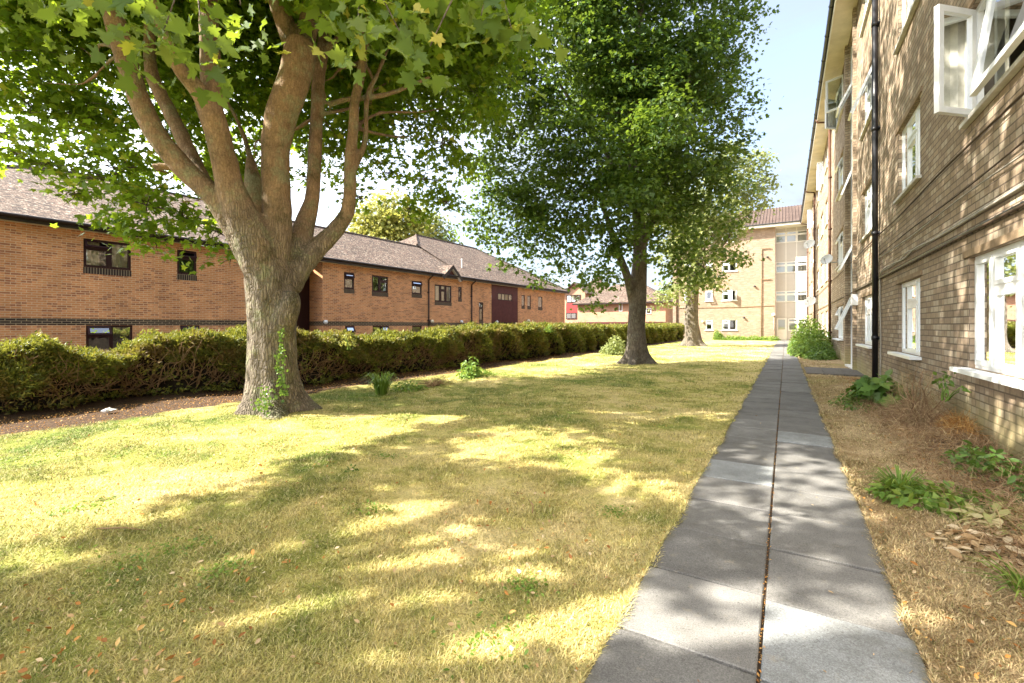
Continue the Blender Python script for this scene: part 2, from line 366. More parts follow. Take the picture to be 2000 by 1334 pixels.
M['curtain_cream'] = simple('cream_curtain', (.60, .52, .36), .9, .2, 5)
M['glass'] = glass_material('window_glass')
M['glass_hi'] = glass_material('sky_facing_glass', (.7, .75, .8), .35)
M['cable'] = simple('grey_cable', (.36, .33, .28), .6, .2, 4)
M['dcable'] = simple('dark_cable', (.07, .045, .03), .6, .2, 4)
M['dish'] = simple('dish_paint', (.62, .62, .60), .45, .08, 3)
M['metal'] = simple('galvanised_metal', (.45, .45, .45), .4, .1, 5, 0, .5, .6)
M['door'] = simple('door_paint', (.66, .69, .72), .4, .08, 2)
M['slab'] = slab_material(); M['slab2'] = slab_material(True); M['turf'] = lawn_material(); M['blade'] = blade_material()
M['soil'] = simple('joint_soil', (.085, .058, .038), .95, .5, 40, .8)
M['tarmac'] = simple('worn_paving', (.155, .14, .125), .9, .25, 12, .5)
M['bark'] = bark_material('maple_bark', (.235, .195, .15), (.29, .18, .095), (.25, .26, .15), (.07, .07, .03), 1.4, .72)
M['bark2'] = bark_material('grey_bark', (.16, .135, .11), (.20, .155, .11), (.22, .21, .17), (.07, .055, .04), 1.2, .5)
M['bark3'] = bark_material('pale_bark', (.21, .175, .14), (.21, .17, .13), (.26, .25, .21), (.10, .08, .06), 1., .4)
M['leaf'] = leafmat('maple_leaf', (.05, .115, .012), (.11, .21, .018), (.22, .33, .03), .5, (.46, .62, .03), .45, (.42, .40, .06))
M['leaf_b'] = leafmat('dark_maple_leaf', (.030, .072, .014), (.055, .115, .018), (.115, .18, .03), .34, (.32, .45, .04), .42)
M['leaf_c'] = leafmat('grey_green_leaf', (.12, .15, .05), (.19, .23, .08), (.30, .33, .13), .35, (.45, .5, .12), .55)
M['leaf_d'] = leafmat('yellow_green_leaf', (.17, .20, .04), (.28, .30, .06), (.42, .40, .10), .35, (.6, .58, .12), .55)
M['hedge'] = leafmat('hedge_leaf', (.04, .055, .012), (.13, .16, .024), (.32, .33, .05), .25, (.45, .45, .05), .6, (.30, .17, .06), 1.2, (.20, .125, .045))
M['twig'] = simple('hedge_twig', (.27, .17, .085), .9, .35, 12)
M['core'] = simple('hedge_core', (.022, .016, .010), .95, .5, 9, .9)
M['weed'] = leafmat('weed_leaf', (.07, .14, .02), (.13, .24, .035), (.26, .36, .07), .35, (.4, .5, .06), .5, None, 3)
M['weed_y'] = leafmat('yellowing_leaf', (.30, .34, .10), (.42, .42, .16), (.58, .50, .27), .3, (.6, .55, .2), .6, None, 3)
M['dryleaf'] = leafmat('dry_leaf', (.34, .20, .09), (.52, .37, .20), (.66, .54, .36), .2, (.6, .45, .25), .8, None, 3)
M['litter'] = leafmat('fallen_leaf', (.22, .09, .025), (.42, .19, .045), (.58, .38, .14), .15, (.6, .35, .1), .8, None, 3)
M['straw'] = leafmat('dry_stem', (.17, .09, .05), (.30, .19, .10), (.42, .31, .17), .1, (.4, .3, .15), .9, None, 3)
M['ivy'] = leafmat('ivy_leaf', (.05, .11, .02), (.09, .17, .03), (.16, .25, .05), .25, (.3, .45, .05), .4, None, 3)
M['redpanel'] = simple('red_cladding', (.26, .035, .035), .6, .08, 2)
M['feather'] = simple('pale_litter', (.60, .66, .68), .7, .1, 20)
M['lamp'] = simple('pale_plastic', (.72, .66, .50), .4, .05, 9)
M['lampd'] = simple('dark_plastic', (.04, .04, .04), .4, .1, 9)

# ------------------------------------------------------------------ ground
def bumps(x, y):
    return .018*np.sin(x*1.3+.7*np.sin(y*.9))+.014*np.sin(y*1.7+x*.6)+.010*np.sin(3.1*x+2.3*y)
def sm(a, b, x):
    t = np.clip((x-a)/(b-a), 0, 1); return t*t*(3-2*t)
def gz(x, y):
    x = np.asarray(x, float); y = np.asarray(y, float)
    z = bumps(x, y)*sm(60, 40, np.abs(y))*sm(.5, 1.0, np.abs(x+.11))
    z = z-1.15*sm(-12.6, -16.5, x)*sm(58, 48, y)
    z = z+.10*sm(1.0, 1.9, x)*sm(30, 20, y)*(.6+.4*np.sin(y*1.9))*sm(2.6, 4.5, np.abs(y-18))
    return z-.0*x
def axis(lo, hi, step, far):
    a = list(np.arange(lo, hi+1e-6, step)); x = hi; s = step
    while x < far: s *= 1.5; x += s; a.append(x)
    x = lo; s = step
    while x > -far: s *= 1.5; x -= s; a.insert(0, x)
    return np.array(a)
gx = axis(-18, 3, .25, 900); gy = axis(-4, 60, .4, 900)
X, Y = np.meshgrid(gx, gy); Zg = gz(X, Y)-.012
V = np.stack([X.ravel(), Y.ravel(), Zg.ravel()], 1); nx = len(gx)
Fq = [(j*nx+i, j*nx+i+1, (j+1)*nx+i+1, (j+1)*nx+i) for j in range(len(gy)-1) for i in range(nx-1)]
me = bpy.data.meshes.new('lawn'); me.from_pydata(V.tolist(), [], Fq); me.update()
tag(link('ground', me, M['turf'], None, True), kind='structure')

# path: two columns of square concrete slabs
PX0, PX1, PMID = -.695, .505, -.095
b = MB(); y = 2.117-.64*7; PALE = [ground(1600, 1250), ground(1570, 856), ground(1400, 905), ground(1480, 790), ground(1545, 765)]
while y < 54.3:
    for (xa, xb) in ((PX0, PMID-.007), (PMID+.007, PX1)):
        L = .64; dz = random.uniform(-.006, .006); tl = random.uniform(-.005, .005); q = .006+.004*random.random()
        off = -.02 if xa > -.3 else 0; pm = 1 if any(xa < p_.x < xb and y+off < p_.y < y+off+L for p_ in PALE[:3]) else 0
        c = [Vector((xa, y+off+q, .022+dz)), Vector((xb, y+off+q, .022+dz+tl)), Vector((xb, y+off+L-q, .022+dz+tl)), Vector((xa, y+off+L-q, .022+dz))]
        k = len(b.v); e = .006
        top = [c[0]+Vector((e, e, 0)), c[1]+Vector((-e, e, 0)), c[2]+Vector((-e, -e, 0)), c[3]+Vector((e, -e, 0))]
        mid = [p-Vector((0, 0, .005)) for p in c]; bot = [p-Vector((0, 0, .06)) for p in c]
        b.v += [tuple(p) for p in top+mid+bot]; b.f.append((k, k+1, k+2, k+3)); b.m.append(pm)
        for o in (0, 4):
            for i in range(4): b.f.append((k+o+i, k+o+4+i, k+o+4+(i+1) % 4, k+o+(i+1) % 4)); b.m.append(pm)
    y += .64
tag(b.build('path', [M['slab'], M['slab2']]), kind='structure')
b = MB(); b.wbox(PX0-.015, PX1+.015, -2.3, 55, -.05, .008); tag(b.build('path_bed', M['soil']), kind='structure')
b = MB()
for i in range(3):
    for j in range(2):
        b.wbox(.53+.50*i+.004, 1.02+.50*i, 16.7+1.25*j, 17.94+1.25*j, -.06, .026+.002*((i+j) % 2))
tag(b.build('side_path', M['tarmac']), kind='structure')
b = MB(); b.wbox(-1.2, 1.95, 54.4, 55.3, -.06, .03); tag(b.build('doorstep', M['tarmac']), kind='structure')

# ------------------------------------------------------------------ wall and window builders
class Frame:
    """a wall plane: O origin, U along, N outward, Z up"""
    def __init__(s, O, U, N): s.O = Vector(O); s.U = Vector(U).normalized(); s.N = Vector(N).normalized(); s.Z = Vector((0, 0, 1))
    def p(s, u, n, z): return s.O+s.U*u+s.N*n+s.Z*z
    def hit(s, px, n=0):
        """distance along the wall seen at picture column px"""
        h = head(px); D = Vector((sin(h), cos(h), 0)); O = s.O+s.N*n
        a = Matrix(((D.x, -s.U.x), (D.y, -s.U.y))); t = a.inverted() @ Vector((O.x, O.y)); return t[1]
    def z(s, px, py, n=0): return zat(py, s.p(s.hit(px, n), n, 0))
def facade(mb, fr, u0, u1, z0, z1, holes, reveal=.13, m=0, n=0.):
    us = sorted({u0, u1, *[h[0] for h in holes], *[h[1] for h in holes]}); zs = sorted({z0, z1, *[h[2] for h in holes], *[h[3] for h in holes]})
    us = [u for u in us if u0 <= u <= u1]; zs = [z for z in zs if z0 <= z <= z1]
    flip = fr.U.cross(fr.Z).dot(fr.N) < 0
    def quad(a, b_, c, d):
        mb.poly((d, c, b_, a) if flip else (a, b_, c, d), m)
    for i in range(len(us)-1):
        for j in range(len(zs)-1):
            uc, zc = (us[i]+us[i+1])/2, (zs[j]+zs[j+1])/2
            if any(h[0] < uc < h[1] and h[2] < zc < h[3] for h in holes): continue
            quad(fr.p(us[i], n, zs[j]), fr.p(us[i+1], n, zs[j]), fr.p(us[i+1], n, zs[j+1]), fr.p(us[i], n, zs[j+1]))
    for (a, c, e, f) in holes:
        P = lambda u, k, z: fr.p(u, k, z)
        quad(P(a, n, e), P(a, n, f), P(a, n-reveal, f), P(a, n-reveal, e)); quad(P(c, n, e), P(c, n-reveal, e), P(c, n-reveal, f), P(c, n, f))
        quad(P(a, n, e), P(a, n-reveal, e), P(c, n-reveal, e), P(c, n, e)); quad(P(a, n, f), P(c, n, f), P(c, n-reveal, f), P(a, n-reveal, f))
def ring(mb, O, U, N, Zv, u0, u1, z0, z1, w, n0, n1):
    mb.box(O, U, N, Zv, (u0, u1, n0, n1, z0, z0+w)); mb.box(O, U, N, Zv, (u0, u1, n0, n1, z1-w, z1))
    mb.box(O, U, N, Zv, (u0, u0+w, n0, n1, z0+w, z1-w)); mb.box(O, U, N, Zv, (u1-w, u1, n0, n1, z0+w, z1-w))
def sash(win, fr, u0, u1, z0, z1, n, hinge, ang, fm, gm, w=.06):
    """an open casement: hinge 'top', 'lo' or 'hi' (side), as sub-part with its own pane"""
    a = radians(ang); U, N, Z = fr.U, fr.N, fr.Z
    if hinge == 'top': O = fr.p(u0, n, z1); U2, Z2 = U, -(Z*cos(a)-N*sin(a)); wd, ht = u1-u0, z1-z0
    elif hinge == 'lo': O = fr.p(u0, n, z0); U2, Z2 = U*cos(a)+N*sin(a), Z; wd, ht = u1-u0, z1-z0
    else: O = fr.p(u1, n, z0); U2, Z2 = -U*cos(a)+N*sin(a), Z; wd, ht = u1-u0, z1-z0
    N2 = U2.cross(Z2).normalized()
    b = MB(); ring(b, O, U2, N2, Z2, 0, wd, 0, ht, w, -.03, .03); s_ = b.build('open_sash', fm, win)
    g = MB(); g.poly([O+U2*x+Z2*z for x, z in ((w, w), (wd-w, w), (wd-w, ht-w), (w, ht-w))]); g.build('pane', gm, win)
def window(bld, fr, u0, u1, z0, z1, cols, fm, n=-.07, w=.06, sill=None, curtains=None, gm=None, silld=.09, name='window', dp=.35, room=None, lintel=None, inside=None, idep=.8):
    """cols: list of (share, kind); f fixed, t small top light, o open top light, s side sash open, a large top-hung open"""
    gm = gm or M['glass']; b = MB(); O, U, N, Z = fr.O, fr.U, fr.N, fr.Z
    ring(b, O, U, N, Z, u0, u1, z0, z1, w, n-.05, n+.01)
    tot = sum(c[0] for c in cols); u = u0; opens = []; panes = []
    for i, (sh, kind) in enumerate(cols):
        v = u+(u1-u0)*sh/tot
        if i: b.box(O, U, N, Z, (u-w/2, u+w/2, n-.049, n+.012, z0+w, z1-w))
        zt = z1-(z1-z0)*.31
        if kind in 'toc':
            b.box(O, U, N, Z, (u+w*.5, v-w*.5, n-.048, n+.011, zt-w/2, zt+w/2))
            ring(b, O, U, N, Z, u+w*.45, v-w*.45, z0+w*.6, zt-w*.45, w*.8, n-.03, n+.024)
            if kind != 'o': ring(b, O, U, N, Z, u+w*.45, v-w*.45, zt+w*.45, z1-w*.6, w*.7, n-.03, n+.024); panes.append((u, v, zt, z1))
            else: opens.append(('top', u+w*.5, v-w*.5, zt, z1-w*.5, 24))
            panes.append((u, v, z0, zt))
        elif kind == 's': opens.append(('hi', u+w*.5, v-w*.5, z0+w*.5, z1-w*.5, 48))
        elif kind == 'S': opens.append(('lo', u+w*.5, v-w*.5, z0+w*.5, z1-w*.5, 62))
        elif kind == 'A': opens.append(('top', u+w*.5, v-w*.5, z0+w*.5, z1-w*.5, 8))
        elif kind == 'a': opens.append(('top', u+w*.5, v-w*.5, z0+w*.5, z1-w*.5, 22))
        else:
            if kind == 'b': ring(b, O, U, N, Z, u+w*.45, v-w*.45, z0+w*.6, z1-w*.6, w*.8, n-.03, n+.024)
            panes.append((u, v, z0, z1))
        u = v
    win = b.build(name, fm, bld)
    if panes:
        g = MB()
        for (a, c, e, f) in panes: g.poly([fr.p(a, n-.012, e), fr.p(c, n-.012, e), fr.p(c, n-.012, f), fr.p(a, n-.012, f)])
        g.build('pane', gm, win)
    for (h, a, c, e, f, an) in opens: sash(win, fr, a, c, e, f, n+.03, h, an, fm, gm, w)
    if lintel is not None:
        s_ = MB(); s_.box(O, U, N, Z, (u0-.16, u1+.16, -.12, .022, z1+.004, z1+.09)); s_.build('lintel', lintel, win)
    if inside is not None:
        s_ = MB(); e = .05
        q = [[fr.p(u, k, z) for u, z in ((u0-e, z0-e), (u1+e, z0-e), (u1+e, z1+e), (u0-e, z1+e))] for k in (-.135, -idep)]
        s_.poly(q[1][::-1])
        for i in range(4): s_.poly([q[0][i], q[0][(i+1) % 4], q[1][(i+1) % 4], q[1][i]])
        me_ = s_.build('interior', inside, win)
    if sill is not None:
        s_ = MB(); s_.box(O, U, N, Z, (u0-.10, u1+.10, -.06, silld, z0-.055, z0-.003)); s_.build('sill', sill, win)
    if curtains:
        L = u1-u0
        for (a, e, zlo) in curtains:
            c_ = MB(); k = 0; x = u0+L*a; step = .07
            while x < u0+L*e-.001:
                x2 = min(x+step, u0+L*e); na = n-.16-(.03 if k % 2 else 0); nb = n-.16-(0 if k % 2 else .03)
                zz = z0+(z1-z0)*zlo; c_.poly([fr.p(x, na, zz), fr.p(x2, nb, zz), fr.p(x2, nb, z1), fr.p(x, na, z1)]); x = x2; k += 1
            c_.build('curtain', room or M['curtain'], win)
    return win
def backing(bld, fr, wins, m, depth_=.8):
    b = MB()
    for (u0, u1, z0, z1) in wins:
        b.box(fr.O, fr.U, fr.N, fr.Z, (u0-.35, u1+.35, -depth_-.05, -depth_, z0-.3, z1+.2))
        b.box(fr.O, fr.U, fr.N, fr.Z, (u0-.35, u0-.28, -depth_, -.14, z0-.3, z1+.2)); b.box(fr.O, fr.U, fr.N, fr.Z, (u1+.28, u1+.35, -depth_, -.14, z0-.3, z1+.2))
        b.box(fr.O, fr.U, fr.N, fr.Z, (u0-.28, u1+.28, -depth_, -.14, z0-.32, z0-.25)); b.box(fr.O, fr.U, fr.N, fr.Z, (u0-.28, u1+.28, -depth_, -.14, z1+.13, z1+.2))
    b.build('interior', m, bld)

# ------------------------------------------------------------------ the flats on the right (long facade facing the lawn)
flats = thing('apartment_building', 'four storey buff brick flats with white windows running along the right of the path', 'building', (2, 20, 0))
FR = Frame((2.0, 0, 0), (0, 1, 0), (-1, 0, 0))      # u is world Y
SOF, YF = 11.95, 55.4
SILL = [.93, 4.06, 7.19, 10.32]; HT = 1.40
cols_ = [(5.2, 7.96, 'A'), (10.4, 12.2, 'B'), (14.95, 17.3, 'C'), (22.7, 25.3, 'D'), (28.4, 29.9, 'B'), (30.6, 32.0, 'B'), (34.0, 36.0, 'C'), (38.5, 40.3, 'B'), (47.2, 49.4, 'C'), (51.2, 53.0, 'B'), (-1.2, 1.4, 'C')]
lay = {'A': [(1.45, 'b'), (.73, 't'), (.6, 'b')], 'B': [(.5, 'f'), (.8, 't'), (.5, 'f')], 'C': [(.5, 'f'), (.6, 't'), (.6, 't'), (.5, 'f')], 'D': [(.55, 'b'), (.8, 'o'), (.55, 'f')]}
holes = []; specs = []
for (a, c, k) in cols_:
    for f in range(4):
        z0 = SILL[f]; z1 = z0+HT
        if f == 3: z1 = min(z1, SOF-.15)
        holes.append((a, c, z0, z1)); specs.append((a, c, z0, z1, k, f))
stairs = [(18.9, 21.0), (43.2, 45.2)]
for (a, c) in stairs: holes.append((a, c, .02, SOF-.12))
wb = MB(); facade(wb, FR, -5, YF, -.3, SOF, holes, .14)
wb.poly([FR.p(-5, 0, -.3), FR.p(-5, 0, SOF), FR.p(-5, -9, SOF), FR.p(-5, -9, -.3)])
wb.poly([FR.p(-5, -9, -.3), FR.p(-5, -9, SOF), FR.p(YF+8, -9, SOF), FR.p(YF+8, -9, -.3)])
wb.build('wall', M['buff'], flats)
for (a, c, z0, z1, k, f) in specs:
    L = list(lay[k]); cur = [(0, .16, 0), (.84, 1, 0)]
    if k == 'A' and f == 1: L = [(.5, 'f'), (1.45, 'A'), (.62, 's')]; 
    if k == 'A' and f == 0: cur = [(.30, .36, 0), (.80, .86, 0)]
    if k == 'C' and f == 3 and a > 33: L = [(.5, 'S'), (.6, 't'), (.6, 't'), (.5, 's')]
    if k == 'C' and f == 2 and a < 20: L = [(.5, 'f'), (.6, 'a'), (.6, 'o'), (.5, 'f')]
    if k == 'D' and f == 3: L = [(.55, 'S'), (.8, 'o'), (.55, 's')]
    if f == 0 and k in 'BC': cur = [(0, 1, 0)] if k == 'B' and a < 12 else [(0, .3, 0), (.6, 1, .0)]
    window(flats, FR, a, c, z0, z1, L, M['upvc'], sill=M['upvc'] if f == 0 else M['sill'], curtains=cur, silld=.16 if f == 0 else .07, w=.075, lintel=M['lintel'], inside=M['room_mid'], idep=1.1)
# stair bays: glazed strip with white panels, door at the foot
for si, (a, c) in enumerate(stairs):
    b = MB(); n = -.13
    zz = 2.62
    b.box(FR.O, FR.U, FR.N, FR.Z, (a, a+.07, n-.05, n+.05, .02, SOF-.12)); b.box(FR.O, FR.U, FR.N, FR.Z, (c-.07, c, n-.05, n+.05, .02, SOF-.12))
    b.box(FR.O, FR.U, FR.N, FR.Z, ((a+c)/2-.035, (a+c)/2+.035, n-.048, n+.045, 2.6, SOF-.12))
    for z in (2.56, 3.3, 4.4, 5.3, 6.0, 7.2, 8.3, 9.1, 10.3, 11.2): b.box(FR.O, FR.U, FR.N, FR.Z, (a+.07, c-.07, n-.046, n+.04, z, z+.07))
    pnl = b.build('stair_window', M['upvc'], flats)
    g = MB(); q = MB()
    for (z0, z1, k) in ((3.37, 4.4, 0), (4.47, 5.3, 1), (5.37, 6.0, 0), (6.07, 7.2, 0), (7.27, 8.3, 1), (8.37, 9.1, 0), (9.17, 10.3, 0), (10.37, 11.2, 1), (2.63, 3.3, 1), (11.27, SOF-.12, 0)):
        (q if k else g).poly([FR.p(a+.07, n-.01, z0), FR.p(c-.07, n-.01, z0), FR.p(c-.07, n-.01, z1), FR.p(a+.07, n-.01, z1)])
    g.build('pane', M['glass_hi'], pnl); q.build('infill_panel', M['whitepaint'], pnl)
    for z0, z1, an in ((3.4, 4.38, 24), (6.1, 7.15, 20), (9.2, 10.2, 26), (1.25, 2.52, 22)):
        if si == 0 or z0 > 5: sash(pnl, FR, (a+c)/2+.06, c-.08, z0, z1, n+.06, 'top', an, M['upvc'], M['glass_hi'])
    d = MB(); d.box(FR.O, FR.U, FR.N, FR.Z, (a+.09, (a+c)/2+.02, n-.03, n+.03, .06, 2.5))
    for (z0, z1) in ((.2, .95), (1.1, 2.3)): ring(d, FR.O, FR.U, FR.N, FR.Z, a+.22, (a+c)/2-.11, z0, z1, .05, n+.03, n+.045)
    dd = d.build('door', M['door'], flats); h = MB(); h.tube([FR.p(a+.16, n+.03, 1.2), FR.p(a+.16, n+.09, 1.2), FR.p(a+.27, n+.09, 1.2)], .011, 6); h.build('handle', M['metal'], dd)
    d = MB(); d.box(FR.O, FR.U, FR.N, FR.Z, ((a+c)/2+.05, c-.08, n-.03, n+.0, .06, 1.7)); d.box(FR.O, FR.U, FR.N, FR.Z, (a, c, -.14, .10, -.03, .055)); d.build('door_side_panel', M['whitepaint'], flats)
# vertical pilaster edges of the stair bays
for (a, c) in stairs:
    for u in (a-.26, c+.02): b = MB(); b.box(FR.O, FR.U, FR.N, FR.Z, (u, u+.24, -.01, .09, -.1, SOF-.003)); b.build('pilaster', M['buff'], flats)
# eaves
b = MB(); b.box(FR.O, FR.U, FR.N, FR.Z, (-5.6, YF-.62, -.14, .60, SOF, SOF+.05)); b.build('soffit', M['soffit'], flats)
b = MB(); b.box(FR.O, FR.U, FR.N, FR.Z, (-5.6, YF-.62, .60, .63, SOF-.03, SOF+.2)); b.build('fascia', M['whitepaint'], flats)
b = MB(); yy = -5.6
while yy < YF-.7:
    b.box(FR.O, FR.U, FR.N, FR.Z, (yy, yy+.30, -9.3, -9.2, SOF+.2, SOF+.24)) if False else None
    z_ = SOF+.23+.012*(random.random()); P0 = FR.p(yy, .70, z_); 
    b.box(P0, FR.U, (FR.N*-1+Vector((0, 0, .32))).normalized(), Vector((0, 0, 1)), (0, .27, 0, 5.4, 0, .035)); yy += .285
b.build('roof', M['tile_far'], flats)
b = MB(); b.tube([FR.p(u, .69, SOF+.155) for u in (-5.6, 15, YF-.75)], .07, 8)
yy = -5
while yy < YF-1: b.tube([FR.p(yy, .69, SOF+.155), FR.p(yy+.06, .69, SOF+.155)], .085, 8); yy += 1.8
b.build('gutter', M['blackpipe'], flats)
def pipe(bld, fr, u, z0, z1, r, m, n=.09, coll=2.6, name='drainpipe'):
    b = MB(); b.tube([fr.p(u, n, z0), fr.p(u, n, z1)], r, 12)
    z = z0+1.1
    while z < z1-.3:
        b.tube([fr.p(u, n, z), fr.p(u, n, z+.10)], r*1.22, 12); b.box(fr.O, fr.U, fr.N, fr.Z, (u-r*1.9, u+r*1.9, .0, .03, z+.02, z+.08)); z += coll
    return b.build(name, m, bld, True)
for u, r, m in ((14.36, .062, 'blackpipe'), (27.9, .06, 'rustpipe'), (41.9, .06, 'rustpipe'), (54.6, .06, 'rustpipe')):
    pp = pipe(flats, FR, u, .02, SOF-.35, r, M[m]); q = MB(); q.tube([FR.p(u, .09, SOF-.4), FR.p(u, .12, SOF-.2), FR.p(u, .6, SOF-.1), FR.p(u, .66, SOF+.1)], r*.9, 8); q.build('swan_neck', M[m], pp, True)
def cable(bld, fr, pts, r, m, sag=.0):
    P = smooth_path([(*fr.p(u, .02+r, z), r) for u, z in pts], 6); b = MB(); b.tube([p[:3] for p in P], [p[3] for p in P], 6, cap=False); return b.build('cable', M[m], bld, True)
cable(flats, FR, [(2, 3.72), (6, 3.70), (9, 3.73), (12, 3.68), (15, 3.71), (22, 3.68), (30, 3.7), (45, 3.69), (55, 3.7)], .014, 'dcable')
cable(flats, FR, [(2, 3.22), (5, 3.26), (8, 3.21), (11, 3.24), (14.2, 3.2)], .010, 'dcable')
cable(flats, FR, [(2, 3.12), (5, 3.10), (8, 3.14), (11, 3.10), (14.2, 3.14)], .010, 'cable')
cable(flats, FR, [(2, 2.80), (6, 2.81), (9, 2.79), (10.5, 2.83), (11.5, 2.76), (12.5, 2.79), (13.9, 2.74), (14.05, 2.2), (13.95, 1.2), (14.0, .1)], .017, 'cable')
cable(flats, FR, [(2, 2.83), (6, 2.835), (9, 2.82), (10.3, 2.80), (11.2, 2.86), (12.1, 2.77), (13.7, 2.76)], .012, 'cable')
cable(flats, FR, [(2, 2.62), (8, 2.62), (14, 2.62), (18.6, 2.63), (21.3, 2.62), (30, 2.63), (45, 2.62), (55, 2.62)], .017, 'dcable')
b = MB(); b.tube([FR.p(2, .035, 2.645), FR.p(18.6, .035, 2.645)], .014, 6); u = 2.0
while u < 18.6:
    b.box(FR.O, FR.U, FR.N, FR.Z, (u, u+.035, 0, .045, 2.612, 2.66)); u += .215
b.build('clipped_cable', M['blackpipe'], flats)
b = MB(); b.box(FR.O, FR.U, FR.N, FR.Z, (18.3, 18.55, 0, .16, 2.15, 2.5)); b.build('meter_box', M['upvc'], flats)

def dish(fr, u, z, r, lab, tilt=(.0, .0)):
    P = fr.p(u, 0, z); t = thing('satellite_dish', lab, 'satellite dish', P, 'satellite dishes on the flats')
    b = MB(); c = P+fr.N*.42+Vector((0, 0, .12)); b.tube([P+fr.N*.005, P+fr.N*.25, c-fr.N*.02], .022, 8); b.box(P, fr.U, fr.N, fr.Z, (-.07, .07, 0, .02, -.12, .12)); b.build('bracket', M['metal'], t, True)
    aim = (Vector((-.35, -.8, .45))).normalized(); a = Vector((0, 0, 1)).cross(aim).normalized(); e = aim.cross(a); b = MB()
    rings = 6; seg = 20; k0 = len(b.v); b.v.append(tuple(c))
    for i in range(1, rings+1):
        rr = r*i/rings
        for j in range(seg):
            an = 2*pi*j/seg; b.v.append(tuple(c+a*(rr*cos(an))+e*(rr*1.08*sin(an))+aim*(.28*rr*rr/r)))
    for j in range(seg): b.f.append((k0, k0+1+j, k0+1+(j+1) % seg)); b.m.append(0)
    for i in range(rings-1):
        for j in range(seg): b.f.append((k0+1+i*seg+j, k0+1+(i+1)*seg+j, k0+1+(i+1)*seg+(j+1) % seg, k0+1+i*seg+(j+1) % seg)); b.m.append(0)
    o = b.build('reflector', M['dish'], t, True); sd = o.modifiers.new('thick', 'SOLIDIFY'); sd.thickness = .012
    b = MB(); b.tube([c-e*r*.95, c-e*r*.5+aim*r*1.1], .012, 6); b.tube([c-e*r*.5+aim*r*1.05, c-e*r*.42+aim*r*1.25], .035, 8); b.build('arm', M['metal'], t, True)
dish(FR, 41.2, 7.55, .38, 'round pale satellite dish highest on the wall beside the grey panelled bay')
dish(FR, 40.0, 3.15, .38, 'nearer of two overlapping satellite dishes low above the green shrub')
dish(FR, 43.0, 3.2, .38, 'farther of two overlapping satellite dishes low above the green shrub')
dish(FR, 24.6, 4.3, .24, 'small satellite dish by a first floor window near the glazed stair bay')

# ------------------------------------------------------------------ the block closing the view
wing = thing('apartment_block', 'buff brick block with grey panelled stair bay facing down the end of the path', 'building', (-5, YF, 0))
FW = Frame((0, YF, 0), (1, 0, 0), (0, -1, 0)); XL = FW.hit(1314); XB = FW.hit(1514)
wb = MB(); holes = []; wn = []
rows = [FW.z(1410, y_) for y_ in (645, 587.5, 531, 474)]; hts = [FW.z(1410, y_) for y_ in (624, 567, 510, 453)]
for f in range(4):
    for (a, c, k) in ((1378, 1392, 's'), (1410, 1439, 'd'), (1336, 1350, 's')):
        u0, u1 = FW.hit(a), FW.hit(c); holes.append((u0, u1, rows[f], hts[f])); wn.append((u0, u1, rows[f], hts[f], k, f))
facade(wb, FW, XL, XB, -.6, SOF, holes, .12)
wb.poly([FW.p(XL, 0, -.6), FW.p(XL, 0, SOF), FW.p(XL, -10, SOF), FW.p(XL, -10, -.6)])
REC = 1.2
wb.poly([FW.p(XB, 0, -.6), FW.p(XB, -REC, -.6), FW.p(XB, -REC, SOF), FW.p(XB, 0, SOF)])
wb.poly([FW.p(XL, -10, -.6), FW.p(14, -10, -.6), FW.p(14, -10, SOF), FW.p(XL, -10, SOF)])
wb.build('wall', M['buff_far'], wing)
for (u0, u1, z0, z1, k, f) in wn:
    L = [(1, 't')] if k == 's' else [(1, 't'), (1, 'f')]
    if f == 1: L = [(1, 'a')] if k == 's' else [(1, 't'), (1, 'S')]
    window(wing, FW, u0, u1, z0, z1, L, M['upvc'], sill=M['upvc'], w=.09, curtains=[(0, .2, 0), (.85, 1, 0)], inside=M['dark_in'], idep=1.)
# panelled bay, set back
BU0, BU1 = XB+.003, 1.99; b = MB(); b.box(FW.O, FW.U, FW.N, FW.Z, (BU0, BU1, -REC-.1, -REC-.05, -.1, SOF)); b.build('panel_backing', M['panel'], wing)
third = (BU1-BU0)/3
bz = [(2.75, 3.55), (4.95, 6.35), (7.8, 9.2), ]
wrow = [(FW.z(1540, 590, -REC), FW.z(1540, 568, -REC)), (FW.z(1540, 533, -REC), FW.z(1540, 511, -REC)), (FW.z(1540, 474, -REC), FW.z(1540, 452, -REC))]
g0, g1 = FW.z(1540, 646, -REC), FW.z(1540, 622, -REC)
for r_, (z0, z1) in enumerate(wrow):
    window(wing, Frame(FW.p(0, -REC, 0), FW.U, FW.N), BU0, BU1, z0, z1, [(1, 't')]*3, M['whitepaint'], n=.02, w=.08, gm=M['glass'], curtains=[(.35, .62, 0)] if r_ == 2 else [(0, .25, .4), (.34, .45, 0)], room=M['curtain'])
b = MB()
for (z0, z1) in ((g1+.1, wrow[0][0]-.02), (wrow[0][1]+.02, wrow[1][0]-.02), (wrow[1][1]+.02, wrow[2][0]-.02), (wrow[2][1]+.02, SOF-.01)):
    for i in range(3): b = MB(); b.box(FW.O, FW.U, FW.N, FW.Z, (BU0+i*third+.03, BU0+(i+1)*third-.03, -REC-.05, -REC-.01, z0, z1)); b.build('cladding_panel', M['panel'], wing)
for i in range(4): b = MB(); b.box(FW.O, FW.U, FW.N, FW.Z, (BU0+i*third-(.03 if i else 0), BU0+i*third+(.03 if i < 3 else 0), -REC-.045, -REC+.0, 0, SOF)); b.build('mullion', M['whitepaint'], wing)
window(wing, Frame(FW.p(0, -REC, 0), FW.U, FW.N), BU0+third*1.2, BU1, g0, g1, [(1, 't'), (1, 't')], M['whitepaint'], n=.02, w=.08, curtains=None)
